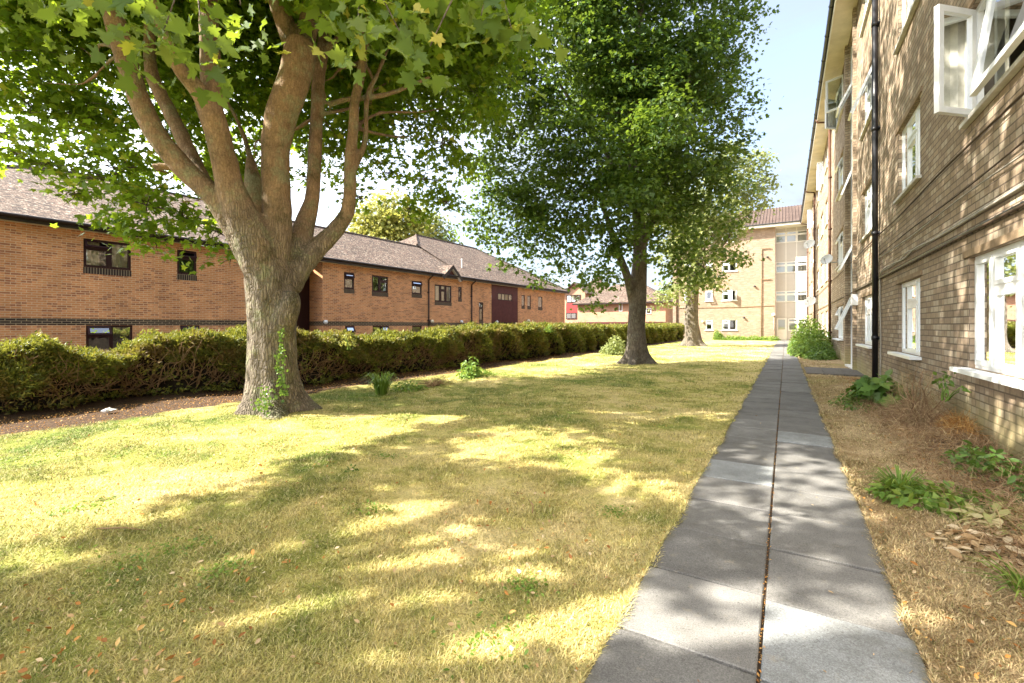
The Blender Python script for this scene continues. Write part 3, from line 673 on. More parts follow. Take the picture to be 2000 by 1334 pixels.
b = MB(); b.box(FW.O, FW.U, FW.N, FW.Z, (BU0+third*1.2, BU1, -REC-.04, -REC+.01, .03, g0)); b.build('infill_panel', M['panel'], wing)
b = MB(); O = FW.p(0, -REC, 0); ring(b, O, FW.U, FW.N, FW.Z, BU0+.1, BU0+third*1.08, .04, g1+.05, .16, -.03, .05); b.box(O, FW.U, FW.N, FW.Z, (BU0+.26, BU0+third*1.08-.16, -.02, .035, .2, 1.15))
d = b.build('door', M['whitepaint'], wing); g = MB(); g.poly([FW.p(u, -REC+.0, z) for u, z in ((BU0+.26, 1.15), (BU0+third*1.08-.16, 1.15), (BU0+third*1.08-.16, g1-.11), (BU0+.26, g1-.11))]); g.build('pane', M['glass'], d)
h = MB(); h.tube([O+FW.U*(BU0+.2)+FW.N*.05+Vector((0, 0, 1.1)), O+FW.U*(BU0+.2)+FW.N*.12+Vector((0, 0, 1.1)), O+FW.U*(BU0+.35)+FW.N*.12+Vector((0, 0, 1.1))], .02, 6); h.build('handle', M['metal'], d)
b = MB(); b.box(O, FW.U, FW.N, FW.Z, (BU0, BU1, -1.2, -1.15, 0, SOF)); b.build('interior', M['dark_in'], wing)
# eaves and roof
b = MB(); b.box(FW.O, FW.U, FW.N, FW.Z, (XL-.5, 1.38, -REC-.1, .65, SOF+.002, SOF+.05)); b.box(FW.O, FW.U, FW.N, FW.Z, (1.38, 2.0, -REC-.1, .62, SOF+.004, SOF+.05)); b.build('soffit', M['whitepaint'], wing)
b = MB(); b.box(FW.O, FW.U, FW.N, FW.Z, (XL-.5, 1.36, .65, .68, SOF-.02, SOF+.22)); b.build('fascia', M['whitepaint'], wing)
b = MB(); b.tube([FW.p(XL-.5, .75, SOF+.25), FW.p(1.3, .75, SOF+.25)], .07, 8); b.build('gutter', M['lampd'], wing)
b = MB()
E0, E1, RZ = SOF+.25, SOF+.25, FW.z(1480, 410, -6)
b.poly([FW.p(XL-.5, .78, E0), FW.p(5, .78, E0), FW.p(5, -6, RZ), FW.p(XL+4.5, -6, RZ)])
b.poly([FW.p(XL-.5, .78, E0), FW.p(XL+4.5, -6, RZ), FW.p(XL-.5, -12.8, E0)]); b.poly([FW.p(XL-.5, -12.8, E0), FW.p(XL+4.5, -6, RZ), FW.p(5, -6, RZ), FW.p(5, -12.8, E0)])
u = XL-.4
while u < 4.5:
    s0 = 0 if u > XL+4.5 else (XL+4.5-u)/5
    b.tube([FW.p(u, .80, E0+.02), FW.p(u, .8-6.8*(1-s0), E0+(RZ-E0)*(1-s0)+.02)], .045, 4, cap=False); u += .30
b.build('roof', M['tile_far'], wing)
pipe(wing, FW, FW.hit(1322), .0, SOF-.2, .07, M['rustpipe']); pipe(wing, FW, FW.hit(1487), .2, FW.z(1487, 486), .045, M['lintel'], name='waste_pipe')
b = MB()
for y_ in (486, 546): z_ = FW.z(1487, y_); b.tube([FW.p(FW.hit(1487), .09, z_), FW.p(FW.hit(1506), .09, z_)], .045, 8)
b.build('waste_pipe', M['lintel'], wing)
cable(wing, FW, [(XL+.3, 3.62), (-6, 3.60), (-3, 3.63), (XB-.1, 3.68)], .03, 'lintel'); pipe(wing, FW, XB-.12, .1, 2.9, .03, M['cable'], name='cable_duct')
def wall_lamp(fr, px, py, lab, m, s=.16, group='small lights and boxes on the walls', n=0.):
    u = fr.hit(px); P = fr.p(u, n, zat(py, fr.p(u, 0, 0))); t = thing('wall_light', lab, 'wall light', P, group)
    b = MB(); b.box(P, fr.U, fr.N, fr.Z, (-s*.3, s*.3, .0, s*.35, -s*.3, s*.3)); b.build('base', M['lampd'], t)
    b = MB(); b.tube([P+fr.N*s*.3, P+fr.N*s*.7-Vector((0, 0, s*.1)), P+fr.N*s*1.1-Vector((0, 0, s*.35))], [s*.4, s*.55, s*.25], 10); b.build('lens', m, t, True)
wall_lamp(FW, 1499, 502, 'small dark vent light near the top right of the buff end wall', M['lampd'], .22)
wall_lamp(FW, 1474, 559, 'small dark vent light halfway up the buff end wall', M['lampd'], .22)
wall_lamp(FW, 1453, 620, 'small dark light above and right of the ground floor double window', M['lampd'], .22)
wall_lamp(FW, 1373, 628, 'pale box light left of the small ground floor window behind the farthest trunk', M['lamp'], .26)
wall_lamp(FW, 1511, 614, 'grey box light beside the corner of the panelled entrance bay', M['dish'], .34)

# ------------------------------------------------------------------ the red brick building on the left
home = thing('care_home', 'long two storey red brick building with dark windows behind the hedge', 'building', (-26, 18, -1.1))
A3 = radians(3.0); Un = Vector((sin(A3), cos(A3), 0)); Nn = Vector((cos(A3), -sin(A3), 0))
P0 = at(163, 638, 19.2); FL = Frame((P0.x, P0.y, 0), Un, Nn)
FZ0 = -1.6
GUT = FL.z(163, 452); BT, BB = FL.z(163, 622), FL.z(163, 635)
UE = FL.hit(576); U2 = FL.hit(630); UEND = FL.hit(1103)
def Lw(px0, px1, py0, py1, at_=None):
    a, c = FL.hit(px0), FL.hit(px1); r = at_ or px0; return a, c, FL.z(r, py1), FL.z(r, py0)
upper1 = [(*Lw(163, 256, 465, 521), [(1.1, 'o'), (1, 'b')], [(0, .35, 0), (.62, .95, 0)]), (*Lw(346, 384, 487, 535), [(1, 'o')], None)]
upper2 = [(*Lw(672, 692, 531, 564), [(1, 'o')], None), (*Lw(726.5, 758, 537, 570), [(1, 'b'), (1.05, 't')], None), (*Lw(804, 824, 548, 574), [(1, 'o')], None),
          (*Lw(849, 882, 555, 589), [(1, 'b'), (.9, 't'), (1, 'b')], [(0, .33, 0), (.36, .64, 0), (.67, 1, 0)]), (*Lw(895, 902, 560, 583), [(1, 't')], None),
          (*Lw(1018.5, 1025, 576, 598), [(1, 'f')], None), (*Lw(1030, 1037, 577, 599), [(1, 'f')], None), (*Lw(1051, 1059.5, 579, 601), [(1, 'f')], None)]
low_slim = [(*Lw(935.5, 944, 590, 627), [(1, 't')], None)]
hw = lambda z: z
zt = BB-.012
low1 = [(*Lw(168, 259, 636, 690)[:2], zt-1.4, zt, [(1.2, 'o'), (1, 'f')], [(.55, .95, .55)]), (*Lw(352, 390, 638, 690)[:2], zt-1.4, zt, [(1, 'o')], None)]
low2 = [(FL.hit(a), FL.hit(c), zt-h_, zt, k, cu) for a, c, h_, k, cu in ((674, 693, 1.4, [(1, 'o')], None), (728, 760, 1.4, [(1, 'f'), (1, 'o')], None), (805, 824, 1.4, [(1, 'f')], [(0, 1, 0)]),
        (850, 883, 1.5, [(1, 'f'), (.8, 't'), (1, 'f')], [(0, .3, 0), (.7, 1, 0)]), (890, 906, 2.2, [(1, 'f')], None), (909, 930, 2.2, [(1, 'f'), (1, 'f')], [(.1, .9, .2)]), (1020, 1027, 1.3, [(1, 'o')], None), (1032, 1039, 1.3, [(1, 'f')], None), (1052, 1060, 1.3, [(1, 'f')], None))]
PU0, PU1 = FL.hit(960), FL.hit(1011)
def blk(mb, mbb, u0, u1, wins):
    facade(mb, FL, u0, u1, FZ0, BB, [w_[:4] for w_ in wins if w_[3] < BB], .10)
    facade(mbb, FL, u0, u1, BB, BT, [], .1, 0, .004)
    facade(mb, FL, u0, u1, BT, GUT, [w_[:4] for w_ in wins if w_[2] >= BT-.3], .10)
wb = MB(); bb = MB()
ULEFT = FL.hit(100)-9.2
blk(wb, bb, ULEFT, UE, upper1+low1); blk(wb, bb, U2, PU0, [w_ for w_ in upper2+low_slim+low2 if w_[1] < PU0]); blk(wb, bb, PU1, UEND, [w_ for w_ in upper2+low2 if w_[0] > PU1])
CR = 1.4
for (u, s_) in ((UE, 1), (U2, -1), (UEND, 1), (ULEFT, -1)):
    dpt = CR if u in (UE, U2) else 16
    for (mb_, z0, z1, dn) in ((wb, FZ0, BB, 0), (wb, BT, GUT, 0)):
        q = [FL.p(u, 0, z0), FL.p(u, -dpt, z0), FL.p(u, -dpt, z1), FL.p(u, 0, z1)]; mb_.poly(q if s_ < 0 else q[::-1])
    uu = u+.004*s_; q = [FL.p(uu, .004, BB), FL.p(uu, -dpt, BB), FL.p(uu, -dpt, BT), FL.p(uu, .004, BT)]; bb.poly(q if s_ < 0 else q[::-1])
wb.poly([FL.p(ULEFT, -16, FZ0), FL.p(UEND, -16, FZ0), FL.p(UEND, -16, GUT), FL.p(ULEFT, -16, GUT)])
wb.build('wall', M['red'], home); bb.build('brick_band', M['band'], home)
b = MB(); b.box(FL.O, FL.U, FL.N, FL.Z, (UE, U2, -CR-.1, -CR, FZ0, GUT)); b.build('recessed_cladding', M['maroon'], home)
b = MB(); b.box(FL.O, FL.U, FL.N, FL.Z, (UE, U2, -.05, .0, GUT-.02, GUT+.0)); 
# maroon clad bay on the right
b = MB(); facade(b, FL, PU0, PU1, BT+.1, GUT, [Lw(972, 1000, 572, 586)], .06, 0, .02); q0 = PU0
while q0 < PU1-.1: b.box(FL.O, FL.U, FL.N, FL.Z, (q0, q0+.02, .02, .035, BT+.12, GUT-1.4)); q0 += .22
b.build('cladding', M['maroon2'], home)
b = MB(); b.box(FL.O, FL.U, FL.N, FL.Z, (PU0, PU1, -.6, -.55, FZ0, BT+.1)); b.box(FL.O, FL.U, FL.N, FL.Z, (PU0, PU1, -.55, .0, BT+.05, BT+.098)); b.build('recessed_cladding', M['maroon'], home)
wins = []
for (a, c, z0, z1, L, cu) in upper1+upper2+low_slim+low1+low2:
    low = z1 < BB+.01
    wins.append((a, c, z0, z1)); big = c-a > .75
    w_ = window(home, FL, a, c, z0, z1, L, M['maroon'], n=-.05, w=.075 if a < UE else .085, curtains=cu, room=M['curtain_cream'], gm=M['glass_hi'] if low and 'o' in [k[1] for k in L] else M['glass'], inside=M['dark_in'], idep=.9)
    if not low:
        s_ = MB(); s_.box(FL.O, FL.U, FL.N, FL.Z, (a-.01, c+.01, -.02, .006, z0-.275, z0-.004)); s_.build('sill', M['soldier'], w_)
a, c, z0, z1 = Lw(972, 1000, 572, 586)
window(home, FL, a, c, z0, z1, [(1, 'f')]*4, M['maroon'], n=.0, w=.08, curtains=[(0, .9, 0)], room=M['curtain_cream'], inside=M['dark_in'], idep=.6)
window(home, Frame(FL.p(0, -.5, 0), FL.U, FL.N), PU0+.3, PU1-.4, zt-1.3, zt, [(1, 'f'), (1, 't'), (1, 'f')], M['maroon'], n=.0, w=.08)
# eaves: cream line, fascia, gutter
b = MB(); b.box(FL.O, FL.U, FL.N, FL.Z, (ULEFT-.1, UEND+.1, -.02, .05, GUT-.0, GUT+.05)); b.build('eaves_strip', M['curtain_cream'], home)
b = MB(); b.box(FL.O, FL.U, FL.N, FL.Z, (ULEFT-.4, UEND+.4, .05, .42, GUT+.06, GUT+.10)); b.box(FL.O, FL.U, FL.N, FL.Z, (ULEFT-.4, UEND+.4, .40, .44, GUT+.0, GUT+.24)); b.build('fascia', M['brownpvc'], home)
b = MB(); b.tube([FL.p(ULEFT-.4, .51, GUT+.20), FL.p(UEND+.4, .51, GUT+.20)], .075, 8)
u = ULEFT
while u < UEND: b.tube([FL.p(u, .51, GUT+.2), FL.p(u+.08, .51, GUT+.2)], .09, 8); u += 2.1
b.build('gutter', M['brownpvc'], home)
EZ = GUT+.24; ov = .5
Wd1 = 8.0; R1 = FL.z(100, 330, -Wd1); HP = FL.hit(100, -Wd1)
Wd2 = 5.6; R2 = FL.z(700, 459, -Wd2)
Wd3 = 8.6; R3 = FL.z(812, 459, -Wd3); G3 = FL.hit(812, -Wd3); G3e = FL.hit(923, -Wd3)
print('heights', GUT, BT, BB, R1, R2, R3, 'U', UE, U2, UEND, G3, FL.hit(818))
def rise(n, ridge, w): return EZ+(ridge-EZ)*(-n+ov)/(w+ov)
rb = MB()
# first block, hipped at its near end
hipL = ULEFT-.4
rb.poly([FL.p(hipL, ov, EZ), FL.p(UE+.1, ov, EZ), FL.p(UE+.1, -Wd1, R1), FL.p(HP, -Wd1, R1)])
rb.poly([FL.p(hipL, ov, EZ), FL.p(HP, -Wd1, R1), FL.p(hipL, -2*Wd1-ov, EZ)])
rb.poly([FL.p(hipL, -2*Wd1-ov, EZ), FL.p(HP, -Wd1, R1), FL.p(UE+.1, -Wd1, R1), FL.p(UE+.1, -2*Wd1-ov, EZ)])
# second block, low ridge up to the cross wing
CX = FL.hit(818, -Wd2)
rb.poly([FL.p(UE+.1, ov, EZ+.002), FL.p(CX+2, ov, EZ+.002), FL.p(CX+2, -Wd2, R2), FL.p(UE+.1, -Wd2, R2)])
rb.poly([FL.p(UE+.1, -Wd2, R2), FL.p(CX+2, -Wd2, R2), FL.p(CX+2, -2*Wd2-ov, EZ), FL.p(UE+.1, -2*Wd2-ov, EZ)])
# higher wing beyond, hipped at the far end
s3 = (R3-EZ)/(Wd3+ov)
rb.poly([FL.p(CX-.2, ov, EZ+.004), FL.p(UEND+.5, ov, EZ+.004), FL.p(UEND-Wd3*.8, -Wd3, R3), FL.p(G3, -Wd3, R3), FL.p(CX-.2, -Wd2, rise(-Wd2, R3, Wd3))])
rb.poly([FL.p(UEND+.5, ov, EZ), FL.p(UEND+.5, -2*Wd3-ov, EZ), FL.p(UEND-Wd3*.8, -Wd3, R3)])
rb.poly([FL.p(G3-Wd3*.9, -2*Wd3-ov, EZ), FL.p(G3, -Wd3, R3), FL.p(UEND-Wd3*.8, -Wd3, R3), FL.p(UEND+.5, -2*Wd3-ov, EZ)])
rb.poly([FL.p(CX-.2, -Wd2, rise(-Wd2, R3, Wd3)), FL.p(G3, -Wd3, R3), FL.p(G3-Wd3*.9, -2*Wd3-ov, EZ), FL.p(CX-4.5, -Wd2-1, EZ+1.5)])
roof = rb.build('roof', M['tile'], home)
b = MB()
for pts in ([FL.p(hipL, ov, EZ), FL.p(HP, -Wd1, R1), FL.p(UE, -Wd1, R1)], [FL.p(UE, -Wd2, R2), FL.p(CX, -Wd2, R2)], [FL.p(CX-.2, -Wd2, rise(-Wd2, R3, Wd3)), FL.p(G3, -Wd3, R3), FL.p(UEND-Wd3*.8, -Wd3, R3), FL.p(UEND+.5, ov, EZ)]):
    b.tube(pts, .11, 8)
b.build('ridge_tiles', M['tile'], home)
# little gable over the three-light window
gu0, gu1 = FL.hit(856), FL.hit(892); gm_ = (gu0+gu1)/2; gz_ = FL.z(873, 515, .6)
b = MB(); b.poly([FL.p(gu0+.1, .35, GUT+.0), FL.p(gu1-.1, .35, GUT+.0), FL.p(gm_, .35, gz_-.22)]); b.build('gable_cladding', M['maroon2'], home)
b = MB(); bk = 3.2
b.poly([FL.p(gu0-.15, .62, GUT+.0), FL.p(gm_, .62, gz_), FL.p(gm_, -bk, gz_), FL.p(gu0-.15, -.2, GUT+.2)]); b.poly([FL.p(gm_, .62, gz_), FL.p(gu1+.15, .62, GUT+.0), FL.p(gu1+.15, -.2, GUT+.2), FL.p(gm_, -bk, gz_)]); b.build('gable_roof', M['tile'], home)
b = MB()
for (ua) in (gu0-.12, gu1+.12):
    d_ = (FL.p(gm_, .62, gz_-.03)-FL.p(ua, .62, GUT-.02)); L_ = d_.length; d_.normalize(); q_ = FL.N.cross(d_); q_ = q_ if q_.z < 0 else -q_
    b.box(FL.p(ua, .60, GUT-.02), d_, FL.N, q_, (0, L_, 0, .04, .0, .22))
b.build('bargeboard', M['brownpvc'], home)
b = MB()
d_ = (FL.p(gm_, .5, gz_-.25)-FL.p(gu1, .5, GUT-.15)); L_ = d_.length; d_.normalize(); q_ = FL.N.cross(d_); q_ = q_ if q_.z < 0 else -q_
b.box(FL.p(gu1, .36, GUT-.15), d_, FL.N, q_, (0, L_, 0, .2, .0, .10)); b.build('gable_soffit', M['whitepaint'], home)
for px in (836, 920):
    u = FL.hit(px); pp = pipe(home, FL, u, FZ0+.2, GUT-.35, .055, M['brownpvc'], coll=2.2); q = MB(); q.tube([FL.p(u, .09, GUT-.38), FL.p(u, .12, GUT-.25), FL.p(u+.1, .45, GUT+.02), FL.p(u+.1, .5, GUT+.15)], .05, 8); q.build('swan_neck', M['brownpvc'], pp, True)
b = MB(); u = FL.hit(902, -1.6); zr = rise(-1.6, R3, Wd3); b.tube([FL.p(u, -1.6, zr-.1), FL.p(u, -1.6, zr+.75)], .06, 8); b.tube([FL.p(u, -1.6, zr+.7), FL.p(u, -1.6, zr+.82)], .085, 8); b.build('vent_pipe', M['dish'], home)
wall_lamp(FL, 841, 627, 'round cream wall light beside the first drainpipe on the red brick building', M['lamp'], .28)
wall_lamp(FL, 1029, 626, 'round cream wall light near the far end of the red brick building', M['lamp'], .34)
for px, lb in ((899, 'white box light between the second drainpipe and the gabled window'), (968, 'white box light at the foot of the maroon cladding'), (608, 'white box light at the near corner of the second red brick wing')):
    fr_ = FL; wall_lamp(fr_, px if px != 608 else 633, 628, lb, M['upvc'], .26)

# ------------------------------------------------------------------ distant buildings
def hipped(name, lab, x0, x1, y0, y1, z0, ez, rz, wallm, inset, group=None):
    t = thing(name, lab, 'house', ((x0+x1)/2, (y0+y1)/2, z0), group)
    b = MB(); P = lambda x, y_, z: Vector((x, y_, z))
    b.poly([P(x0, y0, z0), P(x1, y0, z0), P(x1, y0, ez), P(x0, y0, ez)]); b.poly([P(x1, y0, z0), P(x1, y1, z0), P(x1, y1, ez), P(x1, y0, ez)])
    b.poly([P(x1, y1, z0), P(x0, y1, z0), P(x0, y1, ez), P(x1, y1, ez)]); b.poly([P(x0, y1, z0), P(x0, y0, z0), P(x0, y0, ez), P(x0, y1, ez)]); b.build('wall', wallm, t)
    o = .6; X0, X1, Y0, Y1 = x0-o, x1+o, y0-o, y1+o; ym = (y0+y1)/2; b = MB()
    b.poly([P(X0, Y0, ez), P(X1, Y0, ez), P(X1-inset, ym, rz), P(X0+inset, ym, rz)]); b.poly([P(X1, Y1, ez), P(X0, Y1, ez), P(X0+inset, ym, rz), P(X1-inset, ym, rz)])
    b.poly([P(X0, Y1, ez), P(X0, Y0, ez), P(X0+inset, ym, rz)]); b.poly([P(X1, Y0, ez), P(X1, Y1, ez), P(X1-inset, ym, rz)]); b.build('roof', M['tile'], t)
    b = MB(); b.wbox(X0, X1, Y0-.05, Y0+.02, ez-.22, ez-.01); b.build('gutter', M['brownpvc'], t)
    return t
YB = 64.0
fb = Frame((0, YB, 0), (1, 0, 0), (0, -1, 0)); xa, xb = fb.hit(1128), fb.hit(1300)
lowb = hipped('brick_house', 'low pinkish brick building with hipped tile roof beyond the hedge between the two trunks', xa, xb, YB, YB+9, -1.5, fb.z(1180, 592), fb.z(1190, 556, -4.5), M['red_far'], 5)
b = MB(); b.wbox(xa-.004, xb+.004, YB-.006, YB+.02, fb.z(1180, 634), fb.z(1180, 629)); b.build('brick_band', M['maroon2'], lowb)
for (p0_, p1_, q0_, q1_) in ((1209, 1216, 592, 608), (1262, 1272, 603, 614), (1204, 1222, 640, 650)):
    u0, u1 = fb.hit(p0_), fb.hit(p1_); window(lowb, fb, u0, u1, fb.z(1210, q1_), fb.z(1210, q0_), [(1, 'f')], M['upvc'], n=.05, w=.1)
YC = 82.0
fc = Frame((0, YC, 0), (1, 0, 0), (0, -1, 0)); xa, xb = fc.hit(1085), fc.hit(1200)
gab = hipped('gabled_house', 'distant house with small gable and red panel beyond the end of the red brick building', xa, xb, YC, YC+14, -1.5, fc.z(1125, 601), fc.z(1125, 541, -7), M['panel'], 7)
fg = Frame((0, YC-1.2, 0), (1, 0, 0), (0, -1, 0)); ga, gb = fg.hit(1100), fg.hit(1143); zE, zA = fg.z(1120, 572), fg.z(1120, 554); gm2 = (ga+gb)/2
b = MB(); b.poly([fg.p(ga, 0, -1.5), fg.p(gb, 0, -1.5), fg.p(gb, 0, zE), fg.p(gm2, 0, zA), fg.p(ga, 0, zE)]); b.poly([fg.p(ga, 0, -1.5), fg.p(ga, 0, zE), fg.p(ga, -4, zE), fg.p(ga, -4, -1.5)]); b.poly([fg.p(gb, 0, -1.5), fg.p(gb, -4, -1.5), fg.p(gb, -4, zE), fg.p(gb, 0, zE)]); b.build('gable_wall', M['red_far'], gab)
b = MB()
for s_, e_ in ((ga-.5, gm2), (gb+.5, gm2)): b.poly([fg.p(s_, .6, zE-.3), fg.p(e_, .6, zA+.15), fg.p(e_, -7, zA+.15), fg.p(s_, -7, zE-.3)])
sd = b.build('gable_roof', M['tile'], gab).modifiers.new('t', 'SOLIDIFY'); sd.thickness = .2
b = MB()
b.box(fg.O, fg.U, fg.N, fg.Z, (fg.hit(1106), fg.hit(1133), 0, .06, fg.z(1120, 612), fg.z(1120, 592))); b.build('red_cladding', M['redpanel'], gab)
window(gab, fg, fg.hit(1107), fg.hit(1134), fg.z(1120, 591), fg.z(1120, 576), [(1, 'f')]*3, M['maroon'], n=.08, w=.14, gm=M['glass_hi'])
window(gab, fg, fg.hit(1106), fg.hit(1126), fg.z(1120, 623), fg.z(1120, 611), [(1, 'f')]*2, M['maroon'], n=.12, w=.14)

# ------------------------------------------------------------------ leaves and trees
half = [(.0, .0), (.20, -.07), (.46, -.05), (.33, .17), (.64, .40), (.23, .50)]
maple = [(x, y, -.18*abs(x)-.10*y*y) for x, y in half]+[(0, 1.0, -.14)]+[(-x, y, -.18*abs(x)-.10*y*y) for x, y in half[:0:-1]]
MAPLE = (maple, [tuple(range(len(maple)))])
hb = [(.0, .0), (.10, -.10), (.34, -.13), (.30, -.02), (.50, -.02), (.38, .10), (.33, .19), (.52, .24), (.72, .42), (.54, .45), (.40, .44), (.25, .46), (.33, .66), (.22, .66), (.14, .80)]
cz_ = lambda x, y: -.34*abs(x)**1.3-.30*y*y+.10*sin(9*x+4*y)+.16*x*y
mb_ = [(x, y, cz_(x, y)) for x, y in hb]+[(0, 1.04, -.34)]+[(-x, y, cz_(-x, y)) for x, y in hb[:0:-1]]
MAPLE_BIG = (mb_, [tuple(range(len(mb_)))])
LEAF6 = ([(0, 0, 0), (.30, .18, -.05), (.42, .52, -.10), (.12, .62, -.03), (0, 1, -.15), (-.12, .62, -.03), (-.42, .52, -.10), (-.30, .18, -.05)], [tuple(range(8))])
OVAL = ([(0, 0, 0), (.20, .25, .03), (.24, .55, .04), (0, 1, -.10), (-.24, .55, .04), (-.20, .25, .03)], [(0, 1, 2, 3), (0, 3, 4, 5)])
STEM = ([(-.012, 0, 0), (.012, 0, 0), (.07, .5, .05), (.05, 1, -.02), (.035, 1, -.02), (.045, .5, .05)], [(0, 1, 2, 5), (5, 2, 3, 4)])
NEEDLE = ([(0, 0, 0), (.16, .35, .03), (.0, 1, -.05), (-.16, .35, .03)], [(0, 1, 2, 3)])
def sprays(lobes, per_m3, leaves, spread, flat=.4, bias=.55, cut=None):
    """leaf positions and outward directions through the volume of the lobes, in little fans"""
    P = []; D = []
    for (c, r) in lobes:
        r = np.array(r if hasattr(r, '__len__') else (r, r, r), float); vol = 4.19*r.prod(); n = max(3, int(vol*per_m3))
        d = RNG.normal(size=(n, 3)); d /= np.linalg.norm(d, axis=1, keepdims=True)
        rad = RNG.random(n)**bias*(.82+.34*RNG.random(n))
        P.append(np.array(c)+d*rad[:, None]*r); D.append(d)
    P = np.concatenate(P); D = np.concatenate(D)
    if cut is not None: k = cut(P); P = P[k]; D = D[k]
    n = len(P); m = leaves
    off = RNG.normal(size=(n, m, 3))*spread; off[:, :, 2] *= flat
    slope = -(off[:, :, 0]*D[:, None, 0]+off[:, :, 1]*D[:, None, 1])*.35; off[:, :, 2] += slope
    Q = (P[:, None, :]+off).reshape(-1, 3); DD = np.repeat(D, m, 0)
    return Q, DD, P
def leaves(name, lobes, per_m3, nleaf, spread, size, tmpl, m, parent, upb=1.1, outb=.6, jit=.75, cut=None, flat=.4, bias=.55, keep=None):
    Q, D, _ = sprays(lobes, per_m3, nleaf, spread, flat, bias, cut)
    if keep is not None: k = keep(Q); Q = Q[k]; D = D[k]
    N = len(Q); nrm = D*outb+np.array([0, 0, upb])+RNG.normal(size=(N, 3))*jit
    up = D*1.0+np.array([0, 0, -.55])+RNG.normal(size=(N, 3))*.8
    R = frames(nrm, up=up); s = size*(.65+.6*RNG.random(N))
    print(name, N)
    return mass(name, tmpl[0], tmpl[1], Q, R, s, m, parent)
def in_view(P, margin=150, side=0):
    d = -sn*P[:, 0]+cs*P[:, 1]; r = cs*P[:, 0]+sn*P[:, 1]; px = 1000+F*r/np.maximum(d, .1); py = HY-F*(P[:, 2]-H)/np.maximum(d, .1)
    return (d > .3) & (px > -margin) & (px < 2000+margin) & (py > -margin) & (py < 1334+margin)
def L_(px, py, d, r, sx=1., sz=1.): return (tuple(at(px, py, d)), (r*sx, r*sx, r*sz))
def limb(spec, n=5):
    """rows of (px, py, width in px, depth)"""
    out_ = []
    for (px, py, w, d) in spec: p = at(px, py, d); out_.append((p.x, p.y, p.z, w*d/F/2))
    return smooth_path(out_, n)
def add_limb(mb, spec, seg=14, n=5):
    P = limb(spec, n); mb.tube([p[:3] for p in P], [max(p[3], .008) for p in P], seg)
def twiggy(mb, a, c, r0, r1, wob=.25, seg=6):
    a = Vector(a); c = Vector(c); L = (c-a).length; pts = []
    for i in range(5):
        t = i/4; p = a.lerp(c, t)+Vector((random.uniform(-1, 1), random.uniform(-1, 1), random.uniform(-.6, .8)))*wob*L*.18*sin(pi*t)
        pts.append((*p, r0+(r1-r0)*t))
    P = smooth_path(pts, 3); mb.tube([p[:3] for p in P], [p[3] for p in P], seg)

# --- the big maple in front
TB = ground(548, 800); maple_t = thing('maple_tree', 'large maple with many stems and broad grey trunk nearest the camera', 'tree', TB, 'trees on the lawn')
d0 = 7.97
b = MB()
fluted(b, [(540, 812, 142, d0), (540, 800, 130, d0), (538, 780, 110, d0), (535, 755, 98, d0), (533, 720, 91, d0), (532, 650, 86, d0), (530, 590, 88, d0), (527, 545, 89, d0), (524, 515, 82, d0), (522, 492, 66, d0)], 48, 5, .5, 2.2, .75)
add_limb(b, [(535, 660, 60, 7.85), (555, 620, 50, 7.8), (568, 592, 38, 7.78), (571, 570, 24, 7.8)], 12)      # old wound
A_ = [(515, 540, 70, 7.9), (480, 478, 62, 7.8), (450, 425, 56, 7.7), (412, 378, 48, 7.6), (355, 325, 46, 7.5), (305, 262, 45, 7.4), (270, 190, 43, 7.3), (246, 115, 43, 7.2), (228, 50, 42, 7.1), (200, -30, 38, 7.0), (150, -130, 32, 6.9), (90, -260, 22, 6.9)]
A2 = [(412, 378, 34, 7.8), (378, 315, 32, 8.0), (340, 235, 30, 8.2), (312, 180, 28, 8.3), (296, 140, 26, 8.4), (292, 60, 22, 8.6), (300, -60, 18, 8.8), (300, -180, 10, 9)]
B_ = [(520, 545, 80, 7.9), (495, 470, 78, 7.75), (470, 415, 68, 7.6), (450, 365, 57, 7.5), (437, 310, 53, 7.4), (425, 262, 51, 7.3), (412, 220, 52, 7.2), (404, 190, 50, 7.2)]
B1 = [(412, 220, 40, 7.2), (385, 175, 38, 7.0), (352, 135, 32, 6.8), (320, 70, 26, 6.5), (300, 0, 22, 6.2), (280, -100, 16, 6)]
B2 = [(412, 220, 44, 7.2), (413, 150, 44, 7.3), (410, 90, 40, 7.4), (407, 20, 38, 7.5), (402, -90, 32, 7.7), (380, -220, 22, 7.9)]
C_ = [(530, 545, 80, 8.0), (538, 470, 66, 8.0), (541, 400, 60, 8.0), (538, 330, 58, 8.0), (540, 275, 60, 8.0), (553, 215, 66, 8.0), (572, 165, 66, 8.0), (584, 115, 66, 8.0), (588, 80, 60, 8.0)]
C1 = [(582, 110, 44, 8.0), (562, 60, 42, 8.0), (545, 10, 40, 8.0), (532, -60, 36, 8.1), (500, -190, 26, 8.3)]
C2 = [(586, 110, 44, 8.0), (603, 50, 42, 8.1), (610, 0, 40, 8.1), (615, -80, 34, 8.2), (640, -200, 24, 8.4)]
D_ = [(560, 545, 60, 8.1), (583, 480, 50, 8.4), (597, 432, 42, 8.6), (610, 385, 31, 8.7), (615, 300, 29, 8.8), (619, 225, 28, 8.9), (623, 150, 27, 8.9), (633, 75, 25, 9.0), (638, 0, 22, 9.1), (640, -120, 16, 9.2)]
D2 = [(630, 100, 16, 8.95), (655, 80, 14, 8.9), (684, 50, 12, 8.8), (700, 10, 10, 8.8)]
E_ = [(560, 560, 60, 8.1), (592, 515, 50, 8.3), (625, 480, 42, 8.5), (655, 450, 36, 8.6), (678, 415, 31, 8.7), (684, 360, 27, 8.7), (684, 310, 26, 8.7), (690, 250, 23, 8.7), (694, 195, 21, 8.7), (705, 145, 20, 8.7), (712, 90, 18, 8.7), (718, 20, 15, 8.6), (740, -90, 11, 8.6)]
